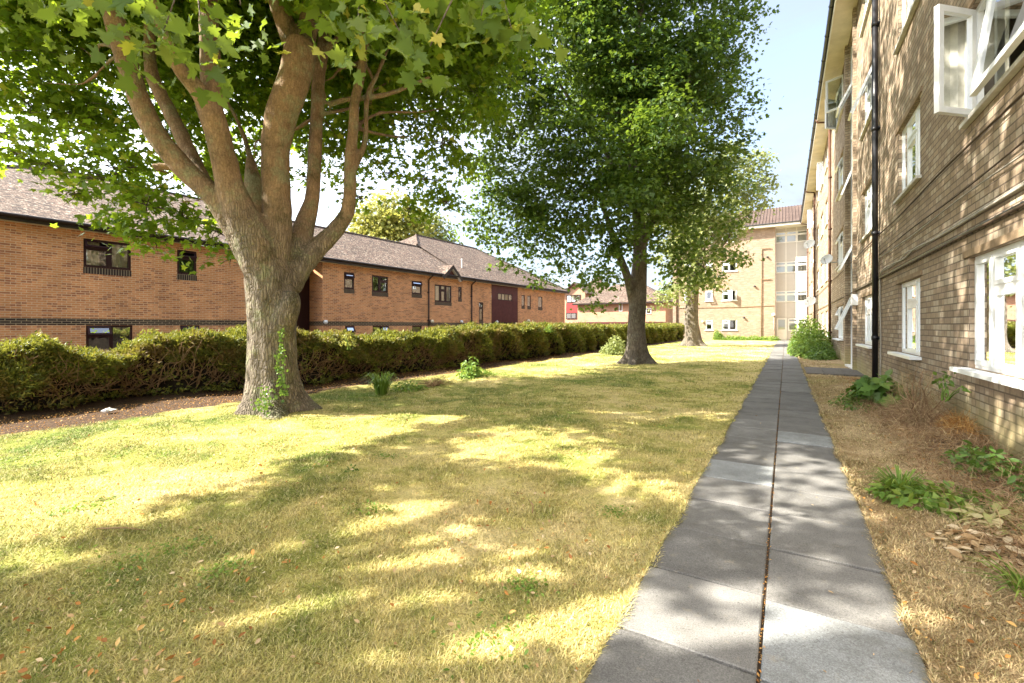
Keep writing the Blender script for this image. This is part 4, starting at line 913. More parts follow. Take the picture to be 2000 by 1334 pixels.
E2 = [(684, 340, 18, 8.7), (700, 310, 15, 8.8), (714, 270, 13, 8.9), (717, 190, 11, 9.0), (735, 150, 10, 9.1), (760, 90, 8, 9.2)]
E3 = [(640, 205, 14, 9), (675, 195, 13, 9), (720, 190, 13, 9.1), (770, 180, 10, 9.4), (840, 150, 8, 9.8)]
F_ = [(530, 480, 40, 8.6), (505, 420, 42, 8.9), (497, 370, 42, 9.0), (492, 335, 28, 9.0), (487, 300, 14, 9.1), (470, 250, 10, 9.3), (440, 190, 7, 9.5)]
for sp in (A_, A2, B_, B1, B2, C_, C1, C2, D_, D2, E_, E2, E3, F_): add_limb(b, [(a_, b_, c_*.9, d_) for a_, b_, c_, d_ in sp], 14)
lobes1 = [L_(40, 40, 9, 1.35), L_(150, 90, 9.5, 1.3), L_(60, 210, 9.5, 1.0, 1.1, .8), L_(170, 230, 9.6, 1.1, 1, .8), L_(240, 330, 9.2, .95, 1, .9), L_(180, 345, 9, .6), L_(290, 400, 9.2, .75), L_(255, 440, 9, .42, 1, .9), L_(300, 465, 9.1, .35), L_(360, 425, 9.5, .7), L_(310, 250, 10, 1.2), L_(-80, 60, 9, 1.5), L_(10, 265, 9.2, .5), L_(30, 300, 9, .25), L_(430, 455, 9.6, .5), L_(452, 500, 9.5, .28),
          L_(90, 320, 9.2, .28), L_(150, 380, 8.8, .38),
          L_(400, 130, 11, 1.8, 1, .9), L_(440, 320, 11, 1.2), L_(440, 400, 11.5, .8), L_(560, 180, 12, 1.9), L_(660, 110, 11.5, 1.8), L_(650, 300, 11.8, .8), L_(740, 230, 11.5, 1.4, 1, .9), L_(810, 130, 11.5, 1.7), L_(870, 280, 11.8, 1.0), L_(830, 350, 11.6, .6), L_(760, 340, 11.3, .6), L_(925, 180, 12.2, 1.3), L_(600, 350, 12, .5), L_(870, 395, 11.5, .3), L_(700, 385, 11.4, .3), L_(800, 410, 11.7, .35), L_(950, 60, 12, 1.4),
          L_(300, 60, 10, 1.5), L_(500, 20, 11, 1.8), L_(220, -40, 9, 1.8), L_(700, -40, 10, 1.8), L_(900, -60, 11, 2.0), L_(60, -60, 9, 1.6), L_(430, -90, 9.5, 1.8), L_(650, 80, 14, 2.0), L_(800, 110, 14.5, 1.9), L_(740, -10, 15, 2.2), L_(560, 40, 14, 2.0), L_(900, 60, 14.5, 1.9)]
for (px, py, d, r) in ((150, 120, 9.4, 0), (240, 300, 9.2, 0), (290, 400, 9.3, 0), (60, 200, 9.5, 0), (360, 420, 9.6, 0)):
    a = at(246+random.uniform(-15, 15), 115+random.uniform(-60, 60), 7.3) if px < 200 else at(355, 325, 7.6); twiggy(b, a, at(px, py, d), .045, .012, .6)
for (px, py, d) in ((740, 230, 11.3), (870, 280, 11.8), (810, 130, 11.4), (925, 180, 12), (660, 110, 11.4), (560, 180, 11.8), (440, 320, 10.8), (650, 300, 11.6)):
    a = at(*random.choice([(620, 225), (622, 160), (690, 250), (710, 120)]), 8.85); twiggy(b, a, at(px, py, d), .05, .012, .5)
tw = MB()
for (c, r) in lobes1:
    c = Vector(c)
    for k_ in range(5):
        d_ = Vector((random.gauss(0, 1), random.gauss(0, 1), random.gauss(0, .5)-.2)).normalized(); twiggy(tw, c-d_*r[0]*.3, c+d_*r[0]*.95, .014, .004, .7, 4)
tw.build('twigs', M['bark2'], maple_t, True, uv=False)
trunk = b.build('trunk', M['bark'], maple_t, True, uv=False)
rm = trunk.modifiers.new('fuse', 'REMESH'); rm.mode = 'VOXEL'; rm.voxel_size = .028; rm.use_smooth_shade = True
smm = trunk.modifiers.new('soft', 'SMOOTH'); smm.factor = .5; smm.iterations = 5
tx = bpy.data.textures.new('bark_lumps', 'CLOUDS'); tx.noise_scale = .22; dm = trunk.modifiers.new('lumps', 'DISPLACE'); dm.texture = tx; dm.strength = .03; dm.mid_level = .62
crn = leaves('crown', lobes1, 4.6, 34, .25, .138, MAPLE, M['leaf'], maple_t, cut=None)
top = [((-8.0, 5.0, 11.4), (5.6, 5.4, 2.6)), ((-6.6, 6.6, 9.6), (4.4, 4.2, 1.6)), ((-11.0, 6.5, 9.6), (3.0, 3.6, 1.6)), ((-7.5, 4.4, 13.2), (3.8, 3.8, 2.0))]
top += [((-11.5, 9.5, 12.2), (3.4, 3.2, 1.8)), ((-8.6, 10.0, 12.2), (3.0, 3.0, 1.5)), ((-12.8, 5.0, 11.5), (3, 3.4, 2.0)), ((-6.0, 6.0, 14.4), (3.6, 3.6, 1.8)), ((-3.6, 4.5, 11.8), (2.4, 2.6, 1.2)), ((-5.5, 11.0, 14.8), (3.6, 3.2, 1.6))]
leaves('crown', top, 1.25, 22, .42, .19, MAPLE, M['leaf'], maple_t, cut=lambda P: ~in_view(P, 20) | (P[:, 2] > 8.3))
# low outer branches with the big leaves overhead
near = [L_(300, 20, 3.3, .30), L_(375, 50, 3.1, .26), L_(245, 40, 3.5, .24), L_(330, 95, 3.2, .16), L_(410, 130, 3.2, .13), L_(470, 20, 3.2, .16), L_(690, 20, 3.0, .30, 1, .8), L_(760, 60, 3.0, .24), L_(840, 110, 2.9, .13), L_(700, 110, 3.1, .12), L_(940, 30, 3.1, .26), L_(1000, 70, 3.1, .15), L_(840, 20, 3.2, .22), L_(150, 10, 3.6, .22), L_(60, 20, 4.2, .3)]
M['leaf_near'] = leafmat('overhead_maple_leaf', (.045, .10, .02), (.08, .15, .03), (.15, .21, .05), .42, (.38, .48, .03), .6, (.40, .36, .05), 4.)
leaves('crown', near, 62, 5, .10, .112, MAPLE_BIG, M['leaf_near'], maple_t, upb=.35, outb=.3, jit=.95, flat=.9)
b = MB()
for (px, py, d) in ((320, 60, 3.2), (245, 30, 3.5), (400, 110, 3.2), (470, 10, 3.2), (700, 60, 3.0), (780, 60, 3.0), (840, 90, 2.9), (940, 30, 3.1), (1000, 60, 3.1), (150, 0, 3.6)):
    twiggy(b, at(px-60, -420, d+1.4), at(px, py, d), .018, .004, .5, 5)
for a, c in ((at(90, -260, 6.9), at(260, -420, 4.6)), (at(90, -260, 6.9), at(90, -420, 5.0)), (at(740, -90, 8.6), at(720, -420, 4.4)), (at(740, -90, 8.6), at(940, -420, 4.5)), (at(380, -220, 7.9), at(410, -420, 4.6)), (at(380, -220, 7.9), at(640, -420, 4.4))): twiggy(b, a, c, .06, .02, .4)
b.build('outer_branches', M['bark2'], maple_t, True, uv=False)
# ivy up the trunk
ivy = thing('ivy', 'green ivy climbing the base of the large trunk', 'climbing plant', ground(560, 815))
Q = []
for (px, py, w, n) in ((548, 690, 7, 40), (545, 715, 7, 40), (550, 740, 7, 40), (553, 760, 8, 40), (520, 770, 15, 45), (515, 790, 18, 60), (550, 655, 5, 22)):
    for k in range(n):
        x = px+random.gauss(0, w*.6); y_ = py+random.gauss(0, 10); cx, hwid = 533, 50+max(0, (y_-740))*.55
        t = max(-.98, min(.98, (x-cx)/hwid)); dd = d0-hwid/F*d0*math.sqrt(1-t*t)-.02; Q.append(at(x, y_, dd))
Q = np.array([tuple(q) for q in Q]); N = len(Q); toC = -Q.copy(); toC[:, 2] = .6; toC /= np.linalg.norm(toC, axis=1, keepdims=True)
mass('foliage', LEAF6[0], LEAF6[1], Q, frames(toC+RNG.normal(size=(N, 3))*.5), .055*(.6+.7*RNG.random(N)), M['ivy'], ivy)

# --- second tree
d2 = 17.9; T2 = ground(1245, 711)
tree2 = thing('maple_tree', 'tall dark green tree with dense crown standing in the middle of the lawn', 'tree', T2, 'trees on the lawn')
b = MB()
fluted(b, [(1247, 717, 62.2, d2), (1246, 708, 55.4, d2), (1245, 695, 45.4, d2), (1244, 680, 39.5, d2), (1243, 640, 33.6, d2), (1245, 600, 32.8, d2), (1247, 550, 31.1, d2), (1250, 500, 26.9, d2), (1248, 440, 23.5, d2), (1244, 380, 21.8, d2+.2)], 36, 4, .5, .4, 1.0)
add_limb(b, [(1248, 440, 23.5, d2), (1244, 380, 21.8, d2+.2), (1235, 300, 18.5, d2+.3), (1240, 200, 15.1, d2+.4), (1250, 60, 11.8, d2+.5), (1255, -100, 7.6, d2+.5)], 12)
add_limb(b, [(1238, 590, 21.8, d2), (1225, 540, 16.8, d2-.2), (1208, 495, 14.3, d2-.2), (1190, 440, 11, d2+.2), (1165, 360, 8, d2+.6)], 10)
add_limb(b, [(1250, 500, 16.8, d2), (1275, 420, 13.4, d2+.3), (1310, 330, 10.9, d2+.5), (1340, 220, 8.4, d2+.6), (1350, 80, 6.7, d2+.6)], 10)
add_limb(b, [(1248, 430, 15.1, d2), (1210, 340, 11.8, d2+.4), (1150, 250, 9.2, d2+.8), (1090, 160, 6.7, d2+1)], 10)
lobes2 = [L_(1010, 450, 17, .8), L_(1070, 470, 16.9, .9), L_(1065, 555, 16.7, .5), L_(985, 400, 17.2, .9), L_(955, 320, 17.4, 1.1), L_(935, 215, 17.8, 1.2), L_(960, 120, 17.8, 1.5), L_(925, 420, 17.2, .6, 1, .8), L_(940, 475, 17, .5, 1, .8), L_(985, 510, 16.9, .5), L_(1060, 400, 17, 1.3), L_(945, 440, 17.2, .95, 1, .7), L_(1010, 380, 17.2, 1.5, 1, .8), L_(1030, 490, 17, .75), L_(1040, 535, 16.8, .45), L_(1100, 300, 17.5, 1.9), L_(1050, 200, 18, 1.8), L_(1010, 90, 18, 1.7), L_(1120, 430, 16.8, 1.4), L_(1100, 520, 16.6, .65, 1, .8), L_(1160, 540, 16.5, 1.0, 1, .8), L_(1160, 600, 16.4, .55, 1, .7), L_(1215, 470, 16.5, 1.2), L_(1200, 350, 17, 1.9), L_(1220, 180, 18, 2.2), L_(1150, 60, 18, 2.1),
          L_(1300, 440, 17.6, 1.5), L_(1330, 340, 17.8, 1.9), L_(1400, 320, 18, 1.1), L_(1440, 280, 18.2, .8), L_(1445, 210, 18.2, .75), L_(1390, 210, 18, 1.4), L_(1310, 120, 18, 2.1), L_(1400, 70, 18.2, 1.5), L_(1465, 20, 18.2, .8), L_(1420, 370, 17.8, .9), L_(1390, 440, 17.6, .9, 1, .8), L_(1440, 430, 17.5, .5), L_(1330, 520, 17.6, 1.0, 1, .9), L_(1370, 540, 17.4, .65), L_(1400, 500, 17.4, .55, 1, .5), L_(1445, 500, 17.4, .3), L_(1435, 130, 18.2, .55), 
          L_(1240, -80, 18.5, 3.2, 1.1, .9), L_(1380, -80, 18.5, 2.2), L_(1080, -60, 18.5, 2.4), L_(1230, -230, 18.5, 2.8), L_(1260, 300, 20.5, 2.4), L_(1180, 150, 20.5, 2.6), L_(1340, 150, 20.5, 2.2), L_(980, 260, 18, .9), L_(1250, 380, 15.4, 1.2, 1, .9), L_(1290, 250, 15.6, 1.5)]
for i in range(26):
    c = random.choice(lobes2)[0]; zb = random.uniform(480, 200); a = at(1247, zb, d2+.1)
    if c[2] > a.z-1: twiggy(b, a, c, .05, .015, .5)
tr2 = b.build('trunk', M['bark2'], tree2, True, uv=False)
rm = tr2.modifiers.new('fuse', 'REMESH'); rm.mode = 'VOXEL'; rm.voxel_size = .045; rm.use_smooth_shade = True; smm = tr2.modifiers.new('soft', 'SMOOTH'); smm.factor = .5; smm.iterations = 5
leaves('crown', lobes2, 4.9, 26, .29, .175, LEAF6, M['leaf_b'], tree2, flat=.28)

# --- third tree by the far block
d3 = 34.5; T3 = ground(1355, 676)
tree3 = thing('lime_tree', 'paler grey green tree in front of the buff end block', 'tree', T3, 'trees on the lawn')
b = MB(); fluted(b, [(1357, 680, 46, d3), (1356, 674, 38, d3), (1354, 662, 31, d3), (1353, 650, 28, d3), (1351, 630, 25, d3), (1351, 600, 23, d3), (1354, 560, 21, d3), (1360, 500, 17, d3)], 32, 4, .5, 1.2, 1.2)
add_limb(b, [(1354, 560, 21, d3), (1360, 500, 17, d3), (1370, 430, 13, d3), (1390, 360, 9, d3), (1410, 300, 5, d3)], 14)
lobes3 = [L_(1450, 380, 34.5, 2.0), L_(1400, 330, 34.5, 1.9), L_(1470, 320, 34.5, 1.4), L_(1430, 290, 34.5, 1.0), L_(1490, 370, 34.5, .9), L_(1500, 345, 34.5, .5), L_(1370, 420, 34, 2.2), L_(1420, 450, 34, 1.6), L_(1330, 480, 34, 2.0), L_(1370, 540, 33.5, 1.5), L_(1320, 560, 33.5, 1.3), L_(1290, 590, 33.5, .9), L_(1440, 500, 33.5, .8), L_(1300, 400, 35, 2.5), L_(1470, 410, 34.5, .7), L_(1390, 500, 33.5, 1.2)]
for (c, r) in lobes3: twiggy(b, at(1356, random.uniform(560, 480), d3), c, .08, .02, .4)
b.build('trunk', M['bark3'], tree3, True, uv=False)
leaves('crown', lobes3, 3.2, 16, .42, .26, LEAF6, M['leaf_c'], tree3)

# --- trees beyond the buildings, and an unseen one shaped to shade the lawn
def far_tree(name, lab, base, lobes, per, size, m, group, bark='bark3', tr=.3, h=None, nl=14, sp=.7):
    t = thing(name, lab, 'tree', base, group); b = MB(); base = Vector(base)
    cz = sum(c[2] for c, r in lobes)/len(lobes); cx = sum(c[0] for c, r in lobes)/len(lobes); cy = sum(c[1] for c, r in lobes)/len(lobes)
    P = smooth_path([(*(base-Vector((0, 0, .1))), tr*1.6), (*(base+Vector((0, 0, .8))), tr), (*base.lerp(Vector((cx, cy, cz)), .55), tr*.8), (cx, cy, cz, tr*.35)], 5); b.tube([p[:3] for p in P], [p[3] for p in P], 10)
    for (c, r) in lobes: twiggy(b, Vector(P[12][:3]), c, tr*.4, .03, .5)
    b.build('trunk', M[bark], t, True, uv=False); leaves('crown', lobes, per, nl, sp, size, LEAF6, m, t); return t
def base_at(px, d, z=-1.2): p = at(px, HY, d); return (p.x, p.y, z)
far_tree('broadleaf_tree', 'sunlit yellow green tree rising behind the red brick roof', base_at(760, 62), [L_(730, 440, 62, 3.6), L_(770, 420, 62, 3.4), L_(810, 440, 62, 3.0), L_(700, 465, 62, 2.4), L_(750, 490, 62, 4.5)], .8, .5, M['leaf_d'], 'trees beyond the buildings')
far_tree('broadleaf_tree', 'smaller green tree right of the sunlit one behind the red brick roof', base_at(850, 66), [L_(850, 450, 66, 2.4), L_(835, 435, 66, 2.2), L_(865, 475, 66, 2.0), L_(850, 500, 66, 2.8)], .8, .5, M['leaf_c'], 'trees beyond the buildings')
far_tree('broadleaf_tree', 'green tree showing low between the brick building and the buff block', base_at(1306, 74), [L_(1300, 600, 74, 2.2), L_(1312, 625, 74, 2.0), L_(1305, 570, 74, 1.6)], .9, .4, M['weed'], 'trees beyond the buildings')

# unseen tree behind the viewer, leaf clumps set along sun rays to shade foreground
rs = random.Random(5); SK = to_sun/to_sun.z
gaps = [(150, 1275, 110, 0), (450, 1235, 90, 0), (720, 1310, 90, 0), (60, 1225, 60, 0), (240, 1235, 70, 0), (560, 1310, 80, 0), (880, 1235, 60, 0), (330, 1165, 50, 0), (1340, 1240, 60, 0), (1090, 865, 100, 40), (1215, 935, 50, 45), (770, 1025, 90, 38), (720, 1115, 70, 35), (530, 1115, 70, 20), (320, 1225, 120, 34), (950, 870, 60, 16), (1180, 800, 100, 10), (1130, 1110, 60, 22), (640, 1225, 90, 30), (130, 1245, 90, 30), (1560, 990, 70, 16), (1680, 1250, 70, 80), (1540, 900, 60, 10), (1330, 800, 90, 10), (1900, 1230, 80, 50), (420, 1310, 100, 30)]
def wants_shade(px, py):
    edge = 1165-.375*px if px < 760 else 800-.02*(px-760)
    return py > edge
low, high = [], []; GP = [(ground(a, b_).xy, c/F*depth(ground(a, b_))) for a, b_, c, e in gaps]
for gi in range(2600):
    gxx, gyy = rs.uniform(-4.2, 2.2), rs.uniform(.2, 11.); q = Vector((gxx, gyy, 0)); dd = depth(q)
    if dd < 1.2: continue
    ppx = 1000+F*(cs*gxx+sn*gyy)/dd; ppy = HY+F*H/dd
    if not wants_shade(ppx, ppy): continue
    if any((q.xy-g_).length < min(r_, .6)+.46 for g_, r_ in GP): continue
    hh = rs.uniform(6.4, 9.6); c = q+SK*hh
    if any((Vector(c)-Vector(o_[0])).length < .60 for o_ in low+high): continue
    (low if c.y < -1.6 else high).append((tuple(c), (.38, .38, .28)))
print('clumps', len(low), len(high))
far_tree('shade_tree', 'unseen tree behind the viewer, crown shaped to cast dappled shade on the near lawn and path', (-9.4, -6.9, 0), [((-8.8, -7.6, 8.6), (2.6, 1.6, 1.4))]+low, 5.0, .22, M['leaf_b'], 'trees on the lawn', 'bark2', .38, nl=12, sp=.22)
leaves('crown', high, 7.5, 12, .22, .20, MAPLE, M['leaf'], maple_t)  # leaf clumps added to the maple to cast the wanted lawn shade
b = MB()
for k_, (c, r_) in enumerate(high):
    if k_ % 2 == 0: twiggy(b, (-7.4, 4.2, 8.2), c, .035, .01, .4, 5)
b.build('shade_clump_branches', M['bark2'], maple_t, True, uv=False)  # branches added to carry the shade clumps

# ------------------------------------------------------------------ hedge
hedge = thing('hedge', 'long clipped evergreen hedge between the lawn and the red brick building', 'hedge', (-10.8, 20, 0))
hp = [(-4, 1.1), (2, 1.05), (2.8, 1.05), (3.3, .95), (3.7, .84), (4.2, 1.0), (5, 1.25), (5.8, 1.3), (7.5, 1.2), (9, 1.08), (11.5, 1.15), (13.5, 1.32), (17, 1.38), (22.5, 1.45), (31, 1.35), (47, 1.5), (54, 1.5)]
def htop(y): return np.interp(y, [p[0] for p in hp], [p[1] for p in hp])+.07*np.sin(y*3.1)+.05*np.sin(y*7.3+1)+.03*np.sin(y*17)
def hfront(y): return -10.25-1.0*sm(7.5, 4.0, y)+.006*y+.14*np.sin(y*1.1)+.10*np.sin(y*2.7+.5)
HW = 1.25
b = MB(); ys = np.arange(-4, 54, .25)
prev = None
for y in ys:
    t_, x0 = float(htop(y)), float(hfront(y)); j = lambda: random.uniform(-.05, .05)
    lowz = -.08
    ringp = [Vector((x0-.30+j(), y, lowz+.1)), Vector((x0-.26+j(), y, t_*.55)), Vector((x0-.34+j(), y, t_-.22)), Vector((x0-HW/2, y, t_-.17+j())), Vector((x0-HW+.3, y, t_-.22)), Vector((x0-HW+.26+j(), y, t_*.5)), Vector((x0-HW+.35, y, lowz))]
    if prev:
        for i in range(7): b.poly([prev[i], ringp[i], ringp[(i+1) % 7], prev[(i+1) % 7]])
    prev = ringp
b.build('core', M['core'], hedge, False, False)  # solid dark body added inside the leaves to block light through the hedge
def hedge_pts(n):
    # more pieces where the hedge is close; 0 front face, 1 top, 2 back upper edge
    y = -4+58*RNG.random(n*6); d = np.maximum(cs*y+sn*11, 5); w = (7.5/d)**1.15; k = RNG.random(n*6) < w; y = y[k][:n]; n = len(y)
    t = htop(y); x0 = hfront(y); face = RNG.random(n); P = np.zeros((n, 3)); D = np.zeros((n, 3))
    fr = face < .50; tp = ~fr
    z = .02+(t-.02)*RNG.random(n)**.72; bul = .16*np.sin(np.pi*np.clip(z/t, 0, 1))+.16*np.sin(y*2.9+z*4)+.05*np.sin(y*7+z*6)
    P[:, 1] = y; P[fr, 0] = (x0+bul-.05-.22*RNG.random(n)**1.6)[fr]; P[fr, 2] = z[fr]; D[fr] = (1, 0, .25)
    u = RNG.random(n); xx = x0-.06-(HW-.12)*u; edge = -.16*np.abs(2*u-1)**3
    P[tp, 0] = xx[tp]; P[tp, 2] = (t+edge-.14*RNG.random(n)**1.5+.05*np.maximum(0, RNG.normal(size=n)))[tp]; D[tp] = (.15, 0, 1)
    return P, D
P, D = hedge_pts(70000)
# the sunless lower face of the near hedge is bare
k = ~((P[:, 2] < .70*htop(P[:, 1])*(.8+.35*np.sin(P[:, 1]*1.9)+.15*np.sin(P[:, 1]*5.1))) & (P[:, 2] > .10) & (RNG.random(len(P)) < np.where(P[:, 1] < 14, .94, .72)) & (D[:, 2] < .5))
P, D = P[k], D[k]; n = len(P); rep = 6
Q = np.repeat(P, rep, 0)+RNG.normal(size=(n*rep, 3))*.028; DD = np.repeat(D+RNG.normal(size=D.shape)*.45, rep, 0); dist = np.maximum(cs*Q[:, 1]-sn*Q[:, 0], 4)
R = frames(RNG.normal(size=Q.shape)+DD*.6, up=DD+RNG.normal(size=Q.shape)*.45+np.array([0, .1, .25]))
mass('foliage', NEEDLE[0], NEEDLE[1], Q, R, (.040+.0042*dist)*(.7+.7*RNG.random(len(Q))), M['hedge'], hedge)
# sprigs standing above the clipped top
n = 750; y = -3+50*RNG.random(n)**1.3; x = hfront(y)-HW*RNG.random(n); z = htop(y)-.05; Ls = .08+.16*RNG.random(n); Q = []; U = []
for i in range(n):
    ax = np.array([RNG.normal()*.35, RNG.normal()*.35, 1.]); ax /= np.linalg.norm(ax)
    for s_ in np.linspace(0, 1, 14): Q.append(np.array([x[i], y[i], z[i]])+ax*Ls[i]*s_); U.append(ax+RNG.normal(size=3)*.7)
Q = np.array(Q); U = np.array(U); mass('sprigs', NEEDLE[0], NEEDLE[1], Q, frames(RNG.normal(size=Q.shape), up=U), np.full(len(Q), .045)*(.7+.6*RNG.random(len(Q))), M['hedge'], hedge)
b = MB()
for i in range(1900):
    y = random.uniform(-3, 16) if i < 1500 else random.uniform(16, 50); x0 = float(hfront(y)); a = Vector((x0-HW/2+random.uniform(-.3, .3), y, 0)); c = Vector((x0+random.uniform(-.15, .16), y+random.uniform(-.5, .5), random.uniform(.25, float(htop(y))-.1)))
    if i % 3 == 0: a = Vector((x0-.3, y+random.uniform(-.5, .5), random.uniform(.05, .6)))
    twiggy(b, a, c, random.uniform(.008, .02), .004, .9, 5)
b.build('branches', M['twig'], hedge, True, uv=False)

# ------------------------------------------------------------------ small plants
def plant(name, lab, cat, P, rx, ry, h, n, size, tmpl, m, stems=10, lift=.15, group=None, upb=.8, stemm='weed', jit=.7, lean=0.):
    P = Vector(P); t = thing(name, lab, cat, P, group)
    d = RNG.normal(size=(n, 3)); d /= np.linalg.norm(d, axis=1, keepdims=True); rr = RNG.random(n)**.45
    Q = np.zeros((n, 3)); Q[:, 0] = P.x+d[:, 0]*rr*rx; Q[:, 1] = P.y+d[:, 1]*rr*ry; Q[:, 2] = P.z+h*lift+(np.abs(d[:, 2])*rr)*h*(1-lift)*.95
    Q[:, 2] *= 1; lump = .8+.35*np.sin(Q[:, 1]*4+Q[:, 0]*3); Q[:, 2] = P.z+(Q[:, 2]-P.z)*np.clip(lump, .6, 1.1)
    N_ = d*.7+np.array([0, 0, upb])+RNG.normal(size=(n, 3))*jit
    mass('foliage', tmpl[0], tmpl[1], Q, frames(N_, up=d+np.array([0, 0, -.2])+RNG.normal(size=(n, 3))*.5), size*(.6+.7*RNG.random(n)), m, t)
    if stems:
        b = MB()
        for i in range(stems):
            a = P+Vector((random.uniform(-.25, .25)*rx, random.uniform(-.25, .25)*ry, -.02)); q = Q[random.randrange(n)]; twiggy(b, a, q, .008+.004*h, .003, .5, 5)
        b.build('stem', M[stemm], t, True, uv=False)
    return t
def tuft(name, lab, cat, P, r, h, n, m, group=None, w=.012, droop=.6):
    """arching blades from one crown"""
    P = Vector(P); t = thing(name, lab, cat, P, group); b = MB()
    for i in range(n):
        an = random.uniform(0, 2*pi); L = h*random.uniform(.55, 1.1); o = Vector((cos(an), sin(an), 0)); side = Vector((-sin(an), cos(an), 0)); a = P+o*random.uniform(0, r*.3); sp = random.uniform(.3, 1)*r
        pts = [a, a+o*sp*.25+Vector((0, 0, L*.6)), a+o*sp*.65+Vector((0, 0, L*.92)), a+o*sp*1.1+Vector((0, 0, L*(1-.4*droop)))]; ws = [w, w*1.1, w*.8, w*.08]
        k = len(b.v)
        for p, ww in zip(pts, ws): b.v += [tuple(p-side*ww), tuple(p+side*ww)]
        for j in range(3): b.f.append((k+2*j, k+2*j+1, k+2*j+3, k+2*j+2)); b.m.append(0)
    b.build('blades', m, t, False, uv=False); return t
plant('shrub', 'large bright green leafy shrub against the far part of the flats', 'shrub', (1.05, 27.6, 0), .95, 3.2, 2.0, 9000, .13, OVAL, M['weed'], 30, .0)
plant('shrub', 'darker low green plants at the near foot of the large bright shrub', 'shrub', (1.35, 24.2, 0), .55, 1.2, .8, 2200, .12, OVAL, M['ivy'], 10, .0)
plant('broad_leaved_plant', 'deep green broad leaved plant beside the black drainpipe', 'plant', (1.45, 10.6, .02), .42, .55, .62, 120, .24, MAPLE_BIG, M['ivy'], 14, .25, None, 1.2, 'ivy', .45)
plant('weed', 'small dark green weeds around the foot of the broad leaved plant', 'weed', (1.12, 10.3, .0), .45, .7, .22, 500, .06, OVAL, M['ivy'], 5, .0)
plant('dry_shrub', 'brown dried shrub with thin stems against the flats', 'shrub', (1.62, 8.4, .05), .34, .85, .85, 3600, .12, STEM, M['straw'], 150, .0, None, .3, 'straw', .9)
plant('dry_shrub', 'russet dead heather like clump at the right of the dried shrub', 'shrub', (1.82, 7.6, .05), .18, .45, .62, 1800, .12, STEM, M['litter'], 50, .0, None, .3, 'litter', .9)
plant('sprig', 'thin green sprig rising behind the dried shrub', 'plant', (1.8, 8.0, .5), .15, .3, .45, 30, .08, OVAL, M['ivy'], 6, .5)
plant('nettle', 'blue green leafy weed growing against the wall on the right', 'weed', (1.66, 6.15, .05), .28, .50, .42, 340, .075, OVAL, M['ivy'], 14, .05)
plant('nettle', 'blue green weed nearest the right edge below the big window', 'weed', (1.72, 5.1, .05), .22, .35, .30, 260, .075, OVAL, M['ivy'], 10, .05)
plant('hosta', 'spreading patch of bright green oval leaves in the right border', 'plant', (1.12, 4.95, .02), .50, .42, .20, 700, .085, OVAL, M['weed'], 8, .0, None, 1., 'weed', .6)
plant('hosta', 'yellowing patch of oval leaves at the right edge of the border', 'plant', (1.48, 4.55, .02), .42, .38, .20, 560, .095, OVAL, M['weed_y'], 6, .0, None, 1., 'weed_y', .6)
plant('leaf_heap', 'heap of pale dried strap leaves at the right edge', 'dead leaves', (1.32, 4.05, .0),   .48, .42, .10, 1300, .082, OVAL, M['dryleaf'], 6, .0, None, 1.5, 'dryleaf', .6)
tuft('grass_tuft', 'bright green tuft of grass below the pale dried leaves', 'grass tuft', (1.12, 3.55, 0), .26, .13, 60, M['weed'], 'tufts of long grass', .006)
tuft('grass_tuft', 'green tuft of long grass left of the oval leaved patch', 'grass tuft', (.86, 5.15, 0), .30, .20, 80, M['weed'], 'tufts of long grass', .006)
tuft('day_lily', 'clump of long arching leaves right of the big trunk', 'plant', ground(745, 770), .42, .48, 130, M['weed'], None, .014)
plant('sapling', 'leafy weed standing upright in front of the hedge', 'weed', ground(915, 738), .30, .30, .80, 220, .13, OVAL, M['weed'], 8, .05)
plant('weed', 'low dry weeds between the arching clump and the leafy weed', 'weed', ground(845, 752), .30, .9, .38, 700, .12, STEM, M['straw'], 60, .0, None, .3, 'straw', .9)
plant('weed', 'low green weeds trailing at the hedge foot right of the arching clump', 'weed', ground(800, 762), .3, .5, .25, 350, .07, OVAL, M['weed'], 6, .0)
plant('weed', 'low green weeds around the foot of the upright leafy weed', 'weed', ground(935, 735), .4, .8, .22, 400, .09, OVAL, M['weed'], 6, .0)
plant('shrub', 'pale leafy bush in front of the hedge left of the middle trunk', 'shrub', ground(1198, 692), .7, .8, 1.05, 1300, .13, OVAL, M['leaf_c'], 14, .0)
plant('shrub', 'small rounded shrub against the wall of the buff end block', 'shrub', (FW.hit(1406), 54.4, 0), .55, .5, 1.5, 1200, .16, OVAL, M['weed'], 8, .0)
for i, (px, lb) in enumerate(((1425, 'low weeds along the buff end wall next to the rounded shrub'), (1450, 'low weeds below the dark light on the buff end wall'), (1478, 'low weeds at the foot of the waste pipe on the end wall'), (1501, 'low weeds nearest the corner of the entrance bay'))):
    plant('weed', lb, 'weed', (FW.hit(px), 54.3, 0), 1.1, .7, .55+.1*(i % 2), 900, .16, OVAL, M['weed'], 6, .0, 'weeds along the end wall')
plant('shrub', 'bright yellow green bush behind the hedge right of the middle trunk', 'shrub', (*at(1262, 650, 44).xy, 0), 1.6, 1.6, 2.1, 1800, .2, OVAL, M['weed'], 8, .0)
plant('sprig', 'tall thin shoot standing above the hedge near the end of the brick building', 'plant', (*at(1071, 640, 22).xy, 1.2), .2, .2, .7, 120, .09, OVAL, M['weed'], 8, .0)
plant('flowering_plant', 'yellow flowering plant showing above the hedge right of the big trunk', 'plant', (*at(680, 660, 11.2).xy, .9), .22, .22, .42, 120, .06, OVAL, M['leaf_d'], 6, .2)
plant('weed', 'small green seedling alone in the lit grass', 'weed', ground(912, 915) if False else ground(688, 922), .06, .06, .07, 26, .05, OVAL, M['ivy'], 3, .0)

